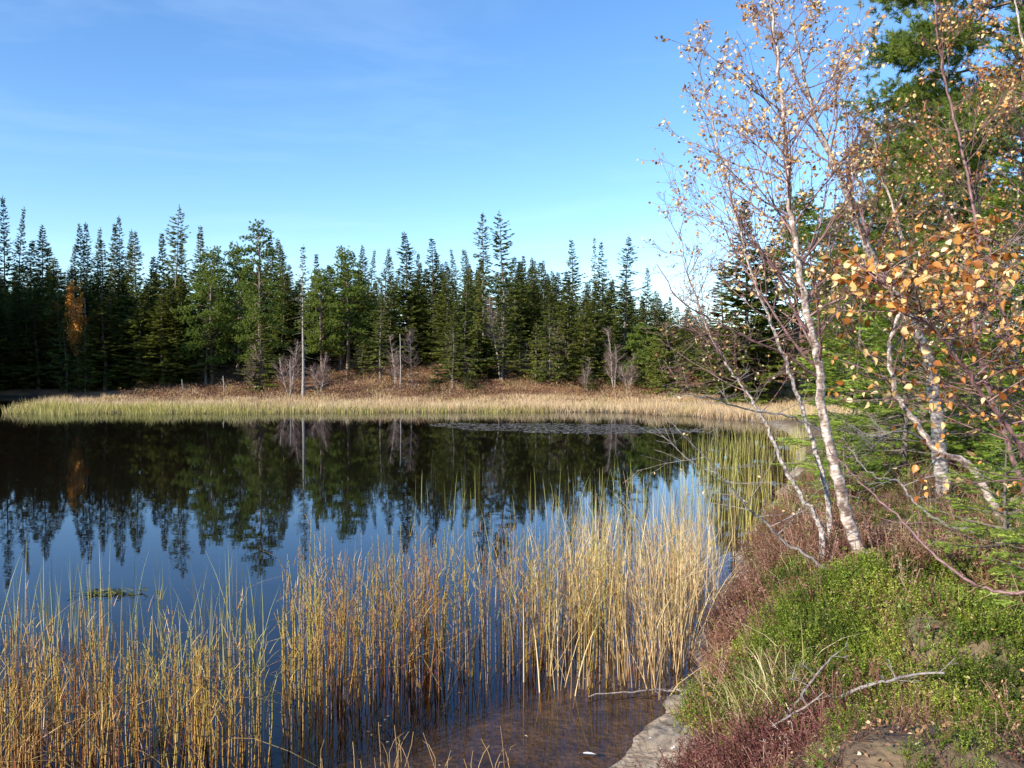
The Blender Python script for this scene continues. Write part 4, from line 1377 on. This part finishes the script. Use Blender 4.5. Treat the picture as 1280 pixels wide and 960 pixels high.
def cover(name, label, cat, temps, mat, n, box, dens_fn, sc=(.7, 1.3), tilt=.35, ush=0, lift=0, patch=None):
    if isinstance(n, int):
        n, box = [n], [box]
    pp = [region_points(a_, *b_, lambda x, y: shore(x, y) > -.02) for a_, b_ in zip(n, box)]
    x, y = np.concatenate([p_[0] for p_ in pp]), np.concatenate([p_[1] for p_ in pp])
    keep = rng.random(len(x)) < dens_fn(x, y).clip(0, 1)
    x, y = x[keep], y[keep]
    N = len(x)
    z = ground(x, y)
    ok = (z > .05)
    x, y, z = x[ok], y[ok], z[ok]
    N = len(x)
    mb = MB()
    D = rng.normal(0, tilt, (N, 3))
    D[:, 2] = 1
    u = rng.normal(.5, .2, N) + ush
    if patch is not None:
        u = u + patch(x, y)
    u = u.clip(0, 1)
    pick = rng.integers(0, len(temps), N)
    for k_, tp in enumerate(temps):
        m_ = pick == k_
        P = np.stack([x[m_], y[m_], z[m_] - .02 + lift], -1)
        Fm = frames(D[m_], rng.uniform(0, 6.28, m_.sum()))
        # a sprig's own leaves vary too
        tv, tq, ty = tp
        N_ = m_.sum()
        scatter(mb, tv, tq, None, P, Fm, rng.uniform(sc[0], sc[1], N_) * (.6 + .4 * ss(y[m_], 3.0, 3.8)), u[m_], ty)
    return tag(mb.obj(name, mat), label, cat, kind='stuff')


BOX = (.6, 7.5, 2.5, 13)
NEAR_BOX = (.9, 3.3, 2.5, 6.4)


def far_fade(y):
    return 1 - .55 * ss(y, 6, 12)


def green_w(x, y):
    a = np.exp(-(((x - 1.85) / .75) ** 2 + ((y - 4.75) / .8) ** 2) * 1.1)
    b = np.exp(-(((x - 2.2) / .5) ** 2 + ((y - 3.4) / .42) ** 2)) * 1.2
    c_ = ss(x, 2.6, 3.4) * .6
    return np.clip(1.7 * a + 1.7 * b + c_ + .55 * noise2(x, y, .34, 2), 0, 1)


def mound(x, y):
    return np.clip(.52 + 1.2 * np.clip(noise2(x, y, .45, 4) + .35, 0, 1), 0, 1)


def bare_w(x, y):
    return .95 * np.exp(-(((x - 2.02) / .2) ** 2 + ((y - 3.85) / .24) ** 2)) + .4 * np.exp(-(((x - 1.55) / .3) ** 2 + ((y - 3.75) / .15) ** 2))


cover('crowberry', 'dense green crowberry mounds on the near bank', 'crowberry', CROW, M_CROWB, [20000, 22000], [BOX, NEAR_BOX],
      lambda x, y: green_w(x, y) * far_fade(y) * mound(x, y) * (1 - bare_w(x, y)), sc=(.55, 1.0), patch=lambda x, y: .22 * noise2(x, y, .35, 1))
cover('heather', 'brownish red heather on the bank edge behind the green mounds', 'heather', HEAT, M_HEATHER, [18000, 6000], [BOX, NEAR_BOX],
      lambda x, y: (1.0 - green_w(x, y) * .85) * far_fade(y) * (.75 + .4 * noise2(x, y, .6, 3)) * (.16 + .84 * ss(y, 4.3, 5.0)) * (1 - bare_w(x, y)), sc=(.7, 1.5), patch=lambda x, y: .22 * noise2(x, y, .4, 0))
cover('lingonberry', 'glossy lingonberry and bilberry leaves, partly turned red', 'lingonberry', BILB, M_BILB, [3500, 1800], [BOX, NEAR_BOX],
      lambda x, y: (.35 + .65 * noise2(x, y, .4, 1)) * (.35 + .65 * ss(x, 1.3, 2.4)) * (1 - .5 * bare_w(x, y)), sc=(.7, 1.3), patch=lambda x, y: .35 * (noise2(x, y, .3, 3) > .75))
cover('dark_red_heath', 'dark red twiggy heath over the mud at the bottom of the bank', 'heath', REDT, M_REDTWIG, 6500, (.6, 2.6, 3.3, 4.7),
      lambda x, y: np.exp(-(((x - 1.15) / .42) ** 2 + ((y - 3.75) / .38) ** 2)) * .8 + .10 * (noise2(x, y, .35, 1) > .3), sc=(.6, 1.2), tilt=.5)

# leaf litter
x, y = region_points(40000, .9, 6, 2.6, 9, lambda x, y: shore(x, y) > .25)
N = len(x)
mb = MB()
keep = rng.random(N) < (.45 + bare_w(x, y) + ss(-y, -3.6, -3.2))
x, y = x[keep], y[keep]
N = len(x)
P = np.stack([x, y, ground(x, y) + rng.uniform(.0, .03, N) + .06 * green_w(x, y)], -1)
D = rng.normal(0, 1, (N, 3))
D[:, 2] *= .3
scatter(mb, CARD_V, CARD_Q, None, P, frames(D, rng.normal(0, .5, N)), np.stack([rng.uniform(.005, .018, N), rng.uniform(.010, .028, N), rng.uniform(.01, .04, N)], -1), rng.random(N) ** 1.6)
tag(mb.obj('leaf_litter', M_LITTER), 'fallen tan birch leaves and twigs between the shrubs', 'leaf litter', kind='stuff')
# dry grass on the bank
x, y = region_points(1700, 1.0, 5, 3.5, 8, lambda x, y: (shore(x, y) > .05) & (noise2(x, y, .5, 3) > .15))
N = len(x)
mb = MB()
blades(mb, x, y, ground(x, y) - .01, rng.uniform(.10, .30, N), rng.uniform(.003, .006, N), rng.uniform(.1, .8, N), rng.random(N), 4, rng.uniform(.3, 1.6, N))
cx, cy = 1.28, 4.05
x, y = rng.normal(cx, .10, 260), rng.normal(cy, .10, 260)
blades(mb, x, y, ground(x, y) - .01, rng.uniform(.15, .36, 260), rng.uniform(.003, .006, 260), rng.uniform(.1, .7, 260), rng.random(260), 4, rng.uniform(.3, 1.6, 260))
tag(mb.obj('dry_grass', M_GRASS), 'wispy dry grass poking out of the bank', 'grass', kind='stuff')

# shore rock with lichen
def rock(name, label, c, size, seed):
    r = np.random.default_rng(seed)
    import bmesh
    bm = bmesh.new()
    bmesh.ops.create_icosphere(bm, subdivisions=5, radius=1)
    for v in bm.verts:
        p = np.array(v.co)
        f = 1 + .16 * noise2(p[0] * 1.3 + p[2] + seed, p[1] * 1.3 - p[2], .9, 1) + .07 * noise2(p[0] * 2 + p[2], p[1] * 2 + p[2] * 2, .35, 2) + .035 * noise2(p[0] * 2 + p[2], p[1] * 2 - p[2] * 2, .13, 3)
        v.co = Vector(p * f * np.array(size))
    me = bpy.data.meshes.new(name)
    bm.to_mesh(me)
    bm.free()
    me.polygons.foreach_set('use_smooth', np.ones(len(me.polygons), dtype=bool))
    me.materials.append(M_ROCK)
    o = bpy.data.objects.new(name, me)
    C.objects.link(o)
    o.location = c
    return tag(o, label, 'rock')


def rock_mat():
    m, n, l, out = newmat('grey_rock_white_lichen')
    tc = n.new("ShaderNodeTexCoord")
    a = n.new("ShaderNodeTexNoise")
    a.inputs['Scale'].default_value = 14
    a.inputs['Roughness'].default_value = .7
    a.inputs['Detail'].default_value = 8
    b = n.new("ShaderNodeTexNoise")
    b.inputs['Scale'].default_value = 20
    b.inputs['Detail'].default_value = 9
    b.inputs['Roughness'].default_value = .7
    r1 = ramp(n, [(.35, (.08, .062, .048)), (.65, (.26, .215, .17))])
    r2 = ramp(n, [(.63, (0, 0, 0)), (.66, (1, 1, 1))])
    mx = n.new("ShaderNodeMix")
    mx.data_type = 'RGBA'
    mx.inputs[7].default_value = (.72, .70, .66, 1)
    p = n.new("ShaderNodeBsdfPrincipled")
    p.inputs['Roughness'].default_value = .9
    bp = n.new("ShaderNodeBump")
    bp.inputs['Distance'].default_value = .02
    bp.inputs['Strength'].default_value = .8
    for t in (a, b):
        l.new(tc.outputs['Object'], t.inputs['Vector'])
    l.new(a.outputs[0], r1.inputs[0])
    l.new(b.outputs[0], r2.inputs[0])
    l.new(r2.outputs[0], mx.inputs[0])
    l.new(r1.outputs[0], mx.inputs[6])
    l.new(mx.outputs[2], p.inputs['Base Color'])
    l.new(a.outputs[0], bp.inputs['Height'])
    l.new(bp.outputs[0], p.inputs['Normal'])
    l.new(p.outputs[0], out.inputs[0])
    return m


M_ROCK = rock_mat()
rock('shore_rock', 'grey lichen spotted rock where the bank meets the mud', (1.04, 4.42, -.01), (.27, .26, .13), 2)
rock('shore_rock', 'low pale rock at the water edge under the green shrubs', (1.12, 4.85, 0.0), (.18, .2, .12), 5)

# ------------------------------------------------------------------ near birches
def leaf_template():
    side = [(.0, .26), (.20, .30), (.30, .40), (.27, .43), (.37, .52), (.33, .56), (.38, .66), (.30, .70), (.31, .80), (.22, .84), (.20, .94), (.11, .98), (0, 1.16)]
    V = [(x, y, .22 * x - .25 * (y - .5) ** 2) for x, y in side] + [(-x * .96, y, .20 * x - .25 * (y - .5) ** 2) for x, y in side[-2:0:-1]]
    n = len(V)
    V.append((0, .62, -.04))
    T = [[k, (k + 1) % n, n] for k in range(n)]
    V += [(-.015, 0, .02), (.015, 0, .02)]
    T += [[n + 1, n + 2, 0]]
    TY = [.85] * n + [0, 1, 1]
    return np.array(V), T, TY


LEAF_V, LEAF_T, LEAF_TY = leaf_template()


def leaves_from(tips, n_per, size, mat, parent, r, keep=1.0, droop=.5, name='leaves'):
    P = np.array([t[0] for t in tips])
    D = np.array([t[1] for t in tips])
    m = r.random(len(P)) < keep
    P, D = np.repeat(P[m], n_per, 0), np.repeat(D[m], n_per, 0)
    N = len(P)
    P = P + r.normal(0, size * .10, (N, 3))
    D = D * .4 + r.normal(0, .8, (N, 3)) + np.array([0, 0, -droop])
    size = size * .92
    sz = size * r.uniform(.55, 1.25, N)
    S = np.stack([sz * r.uniform(.75, 1.05, N), sz, sz * r.uniform(.3, 2.2, N)], -1)
    lv = MB()
    scatter(lv, LEAF_V, None, LEAF_T, P, frames(D, r.uniform(0, 6.28, N)), S, r.random(N), LEAF_TY)
    return lv.obj(name, mat, parent)


def trunk_pts(P, n=6, rough=.006, r=rng):
    return smooth_path([at(*p) if len(p) == 3 else np.array(p[:3]) for p in P], n, rough, r)


def local(o, loc):
    o.location = loc


def side_branches(cr, pts, r, spec, tips, maxlev=2, kids=(6, 6, 4), r_at=None, up=.35):
    """spec: list of (t, azimuth, elevation, length)"""
    n = len(pts) - 1
    for t, az, el, L in spec:
        i = min(n - 1, int(t * n))
        p = pts[i] + (pts[i + 1] - pts[i]) * (t * n - i)
        d = (math.cos(az) * math.cos(el), math.sin(az) * math.cos(el), math.sin(el))
        grow(cr, p, d, L, r_at(t) if r_at else .012, 0, r, tips, maxlev, kids, up, .10, .55, (5, 4, 3, 3), .6)


def birch(name, label, path, r0, r1, seed, nbr, t0, Lmax, leafsize, leafkeep, leafper=1, mat_leaf=M_LEAF, matb=M_BIRCH, maxlev=2, kids=(6, 6, 4), Lmin=.35, wander=.006, side=None, twigmat=None, el=(.5, 1.1), sides=12):
    r = np.random.default_rng(seed)
    pts = trunk_pts(path, 6, wander, r)
    base = pts[0].copy()
    base[2] = gz(base[0], base[1])
    pts[0, 2] = base[2] - .08
    root = thing(name, label, 'birch', tuple(base))
    pts = pts - base
    tr, cr = MB(), MB()
    tt = np.linspace(0, 1, len(pts))
    rad = r0 + (r1 - r0) * tt ** .8
    rad[0] *= 1.3
    tube(tr, pts, rad, sides)
    tips = []
    spec = []
    for k_ in range(nbr):
        t = t0 + (1 - t0) * (k_ + r.random()) / nbr
        az = r.uniform(0, 6.28) if side is None else r.normal(side[0], side[1])
        spec.append((min(t, .995), az, r.uniform(*el), max(Lmin, Lmax * (1.08 - (t - t0) / (1 - t0) * .85) * r.uniform(.65, 1.15))))
    side_branches(cr, pts, r, spec, tips, maxlev, kids, lambda t: max(.0035, (r0 + (r1 - r0) * t ** .8) * .42))
    tr.obj('trunk', matb, root, smooth=True)
    c_ = cr.obj('crown', twigmat or M_TWIG, root)
    if leafkeep:
        leaves_from(tips, leafper, leafsize, mat_leaf, c_, r, leafkeep)
    return root


# main stem, leaning left over the bank
birch('birch_tree', 'white trunked birch leaning over the bank, nearest and tallest of the birches',
      [(1092, 716, 5.5), (1066, 668, 5.5), (1050, 610, 5.5), (1040, 570, 5.5), (1026, 500, 5.5), (1024, 455, 5.5), (1006, 380, 5.5), (996, 310, 5.5), (986, 245, 5.5), (984, 180, 5.5), (974, 90, 5.45), (966, 10, 5.4), (955, -90, 5.3)],
      .047, .006, 101, 42, .40, 1.2, .034, .60, 1, kids=(7, 5, 4), el=(.45, 1.05))
birch('birch_tree', 'slender birch stem leaning left out over the reeds, low crown of bare twigs',
      [(1030, 668, 6.1), (1018, 645, 6.1), (991, 602, 6.1), (967, 550, 6.1), (952, 520, 6.1), (925, 478, 6.1), (905, 450, 6.1), (880, 400, 6.1), (862, 345, 6.1), (850, 290, 6.1)],
      .022, .004, 102, 22, .45, .85, .024, .18, 1, matb=M_GREYTRUNK, el=(.3, 1.0))
birch('birch_tree', 'thin birch stem between the low leaning stem and the main white trunk',
      [(1040, 640, 6.6), (1024, 580, 6.6), (1011, 537, 6.6), (991, 475, 6.6), (967, 414, 6.6), (943, 349, 6.6), (925, 290, 6.6), (905, 215, 6.6), (885, 130, 6.6), (868, 70, 6.6)],
      .023, .004, 103, 26, .42, 1.15, .033, .5, 1, kids=(6, 5, 4), matb=M_GREYTRUNK, el=(.4, 1.1))
birch('birch_tree', 'grey lichen trunked birch with stem bending left behind the orange leaves',
      [(1180, 618, 7.7), (1174, 560, 7.7), (1166, 480, 7.7), (1158, 440, 7.7), (1120, 370, 7.6), (1085, 311, 7.5), (1059, 244, 7.4), (1040, 199, 7.3), (1020, 150, 7.2), (1000, 70, 7.1), (985, 0, 7.0)],
      .075, .006, 104, 26, .45, 1.2, .034, .45, 1, kids=(6, 5, 4), matb=M_GREYTRUNK, twigmat=M_TWIG, el=(.4, 1.1))
birch('birch_tree', 'crooked white birch with an elbow bend, growing from the shrubs at the right',
      [(1256, 662, 6.2), (1236, 618, 6.2), (1212, 582, 6.2), (1170, 562, 6.2), (1146, 530, 6.2), (1122, 494, 6.2), (1112, 440, 6.2), (1125, 380, 6.2), (1128, 300, 6.2), (1105, 230, 6.2), (1092, 170, 6.2)],
      .036, .006, 105, 20, .5, .9, .028, .5, 1, mat_leaf=M_LEAF_OR, el=(.3, 1.1))
birch('birch_tree', 'yellow leaved birch at the right edge in front of the tall pine',
      [(1320, 720, 6.0), (1290, 640, 6.0), (1262, 560, 6.0), (1235, 480, 6.0), (1215, 400, 6.0), (1222, 300, 6.0), (1205, 200, 6.0), (1180, 100, 6.0), (1170, 20, 5.9), (1160, -60, 5.9)],
      .024, .005, 106, 34, .4, 1.1, .034, .6, 1, mat_leaf=M_LEAF_OR, matb=M_TWIG, el=(.25, 1.05))
birch('birch_tree', 'further yellow leaved birch outside right, boughs reaching into the top right corner',
      [(1420, 760, 6.8), (1390, 600, 6.8), (1350, 400, 6.8), (1320, 250, 6.8), (1290, 120, 6.8), (1270, 0, 6.8)],
      .05, .007, 107, 24, .3, 1.1, .032, .55, 1, mat_leaf=M_LEAF_OR, side=(math.pi, 1.0), el=(.2, 1.0))
# close boughs with large orange leaves
birch('birch_sapling', 'close birch sapling bough with large glowing orange leaves at the right',
      [(1400, 900, 2.9), (1350, 760, 2.9), (1310, 640, 2.9), (1275, 560, 2.85), (1235, 500, 2.8), (1200, 452, 2.75), (1165, 410, 2.7), (1130, 375, 2.7), (1095, 350, 2.65)],
      .013, .002, 108, 42, .35, .58, .036, .95, 1, mat_leaf=M_LEAF_OR, matb=M_TWIG, maxlev=1, kids=(6, 4, 3), Lmin=.14, el=(-.1, .9), wander=.004)
birch('birch_sapling', 'second close birch sapling rising at the right edge, orange leaves near its top',
      [(1420, 860, 3.1), (1370, 700, 3.1), (1320, 590, 3.1), (1285, 500, 3.1), (1262, 420, 3.05), (1245, 350, 3.0), (1236, 285, 3.0)],
      .012, .002, 109, 34, .30, .55, .036, .9, 1, mat_leaf=M_LEAF_OR, matb=M_TWIG, maxlev=1, kids=(5, 4, 3), Lmin=.12, el=(-.1, .9), side=(math.pi, 1.0), wander=.004)

# bare or dead low boughs
def bough(name, label, P, r0, r1, seed, n, L, mat=M_GREYTWIG, kids=(4, 4, 3), maxlev=1, el=(-.2, .7), twigs_from=.3, leaf=0):
    r = np.random.default_rng(seed)
    pts = trunk_pts(P, 6, .005, r)
    if name == 'fallen_stick' and shore(pts[:1, 0], pts[:1, 1])[0] > .15:
        pts[:, 2] = ground(pts[:, 0], pts[:, 1]) + .10 + np.linspace(0, .05, len(pts))
    base = pts[0].copy()
    root = thing(name, label, 'branch', tuple(base))
    pts = pts - base
    a, b = MB(), MB()
    tt = np.linspace(0, 1, len(pts))
    tube(a, pts, r0 + (r1 - r0) * tt, 7)
    tips = []
    spec = [(t, r.uniform(0, 6.28), r.uniform(*el), L * r.uniform(.5, 1.1)) for t in r.uniform(twigs_from, .98, max(n, 3))]
    side_branches(b, pts, r, spec, tips, maxlev, kids, lambda t: (r0 + (r1 - r0) * t) * .5, up=.1)
    a.obj('stem', mat, root, smooth=True)
    b_ = b.obj('twigs', mat, root)
    if leaf:
        leaves_from(tips, 1, .024, M_LEAF, b_, r, leaf)
    return root


bough('low_branch', 'silvery low branch reaching left from the bank out over the reeds',
      [(1038, 722, 5.3), (1018, 700, 5.3), (985, 680, 5.3), (958, 655, 5.25), (940, 640, 5.2), (915, 612, 5.1), (880, 570, 5.0), (850, 540, 4.9), (825, 510, 4.9)], .012, .002, 201, 16, .6, kids=(5, 4, 3), maxlev=1, leaf=.08)
bough('low_branch', 'dark long branch arching down to the right edge across the shrubs',
      [(1330, 735, 3.9), (1280, 741, 3.9), (1235, 738, 4.0), (1190, 712, 4.1), (1140, 665, 4.3), (1100, 625, 4.5), (1062, 590, 4.8), (1035, 560, 5.1)], .011, .004, 202, 5, .4, mat=M_TWIG)
bough('low_branch', 'thin grey branch lying among shrubs between the white trunk and the crooked birch',
      [(1215, 665, 5.6), (1170, 650, 5.6), (1138, 622, 5.6), (1122, 600, 5.6), (1095, 597, 5.6), (1060, 560, 5.6)], .012, .004, 203, 6, .4)
bough('low_branch', 'bare twiggy branch crossing the marsh view left of the main birch',
      [(1020, 470, 5.7), (985, 445, 5.6), (940, 425, 5.5), (890, 400, 5.4), (850, 375, 5.3), (820, 330, 5.3)], .011, .0025, 204, 20, .6, mat=M_TWIG, kids=(6, 5, 3), leaf=.10)
bough('low_branch', 'lower bare twiggy branch sweeping left below the marsh line',
      [(1030, 540, 5.6), (985, 520, 5.5), (935, 512, 5.4), (890, 498, 5.2), (850, 492, 5.1)], .009, .0025, 205, 14, .5, mat=M_GREYTWIG, kids=(5, 4, 3), leaf=.05)
bough('low_branch', 'dead twig fan in the shade behind the crooked birch',
      [(1175, 560, 7.4), (1130, 540, 7.2), (1090, 545, 7.0), (1060, 530, 7.0)], .012, .003, 206, 16, .6, el=(-.5, .4))
bough('fallen_stick', 'forked grey dead twig propped on the green shrubs',
      [(980, 918, 3.75), (1000, 893, 3.8), (1030, 876, 3.9), (1048, 866, 3.95)], .008, .003, 207, 5, .12)
bough('fallen_stick', 'long pale crooked stick lying at the bottom of the bank',
      [(1048, 900, 3.6), (1080, 912, 3.55), (1110, 925, 3.5), (1145, 922, 3.5), (1180, 942, 3.4)], .009, .005, 208, 4, .12)
bough('fallen_stick', 'short pale stick at the bottom edge below the red heath',
      [(965, 948, 3.6), (1000, 943, 3.6), (1030, 956, 3.5)], .006, .003, 209, 3, .1)
bough('fallen_stick', 'thin stick lying on the water at the reed foot near the mud',
      [(880, 872, 5.0), (840, 862, 5.15), (800, 864, 5.1), (735, 870, 5.05)], .007, .004, 210, 2, .1)
bough('fallen_stick', 'whitish twig sticking out from the heather over the sedge',
      [(930, 748, 6.0), (905, 738, 6.0), (880, 722, 6.0)], .006, .003, 211, 1, .1)

# the pale leaf resting on the mud
mb = MB()
c = at(733, 947, 4.28)
scatter(mb, LEAF_V, None, LEAF_T, np.array([[c[0] - .04, 4.30, .012]]), frames(np.array([[1.0, -.1, 0.0]]), np.array([0.1])), np.array([[.045, .085, .03]]), np.array([.5]), LEAF_TY)
tag(mb.obj('fallen_leaf', flat_mat('white_leaf', (.8, .78, .72))), 'single pale leaf lying on the shallow muddy water', 'leaf')

# leaves that have blown onto the shallows and the mud
fx, fy = region_points(900, -1.6, 1.2, 4.1, 6.2, lambda x, y: (shore(x, y) < .3) & (noise2(x, y, .5, 1) > .35))
fx, fy = fx[:46], fy[:46]
N = len(fx)
mb = MB()
fz = np.maximum(ground(fx, fy), 0) + .005
scatter(mb, LEAF_V, None, LEAF_T, np.stack([fx, fy, fz], -1), frames(np.stack([rng.normal(size=N), rng.normal(size=N), rng.normal(0, .08, N)], -1), rng.normal(0, .15, N)), np.stack([rng.uniform(.012, .022, N), rng.uniform(.014, .028, N), np.full(N, .012)], -1), rng.random(N), LEAF_TY)
tag(mb.obj('floating_leaves', M_LEAF), 'small fallen birch leaves scattered on the near shallows', 'fallen leaves', kind='stuff')

# ------------------------------------------------------------------ near conifers at the right
NP = pine_mesh(301, 11, 2.4, 2.4, 84, .18, fine=True, per=1.6, bend=.15, round_top=.9)
for me, m in zip(NP, (M_PINE_BARK, M_PINE)):
    me.materials.append(m)
for x, y, H, lab in ((8.25, 12.6, 10.6, 'tall green pine filling the upper right corner'), (9.0, 17.5, 7.2, 'lower pine behind the yellow leaves, left of the tall corner pine')):
    o = thing('pine_tree', lab, 'pine', (x, y, gz(x, y)), random.uniform(0, 6))
    k_ = H / 11
    o.scale = (k_ ** .3, k_ ** .3, k_)
    for nm, me in zip(('trunk', 'crown'), NP):
        c_ = bpy.data.objects.new(nm, me)
        C.objects.link(c_)
        c_.parent = o
YS = [fine_spruce_mesh(311, 3.0, 1.2), fine_spruce_mesh(312, 1.4, .9, .05, .13)]
for a, b in YS:
    a.materials.append(M_SPRUCE_BARK)
    b.materials.append(M_YSPRUCE)
for v, x, y, s, lab in ((0, 4.6, 9.4, .85, 'young green spruce right behind the main white birch trunk'), (0, 5.9, 9.0, 1.0, 'taller young spruce behind the grey lichen trunk'),
                        (0, 6.6, 10.4, 1.25, 'bushy young spruce at the far right under the pine'), (1, 3.6, 8.6, .7, 'knee high spruce poking out left of the young spruce'),
                        (1, 2.95, 4.75, .62, 'low spreading spruce bough clump at the right edge under the long branch'), (1, 2.7, 3.95, .5, 'small yellow green spruce seedling at the right edge above the corner shrubs'),
                        (0, 5.1, 11.8, 1.0, 'young spruce further back beside the olive reeds'), (0, 5.0, 7.3, .7, 'short young spruce in front of the bushy ones')):
    o = thing('young_spruce', lab, 'young spruce', (x, y, gz(x, y) - .03), random.uniform(0, 6))
    o.scale = (s, s, s)
    for nm, me in zip(('trunk', 'crown'), YS[v]):
        c_ = bpy.data.objects.new(nm, me)
        C.objects.link(c_)
        c_.parent = o
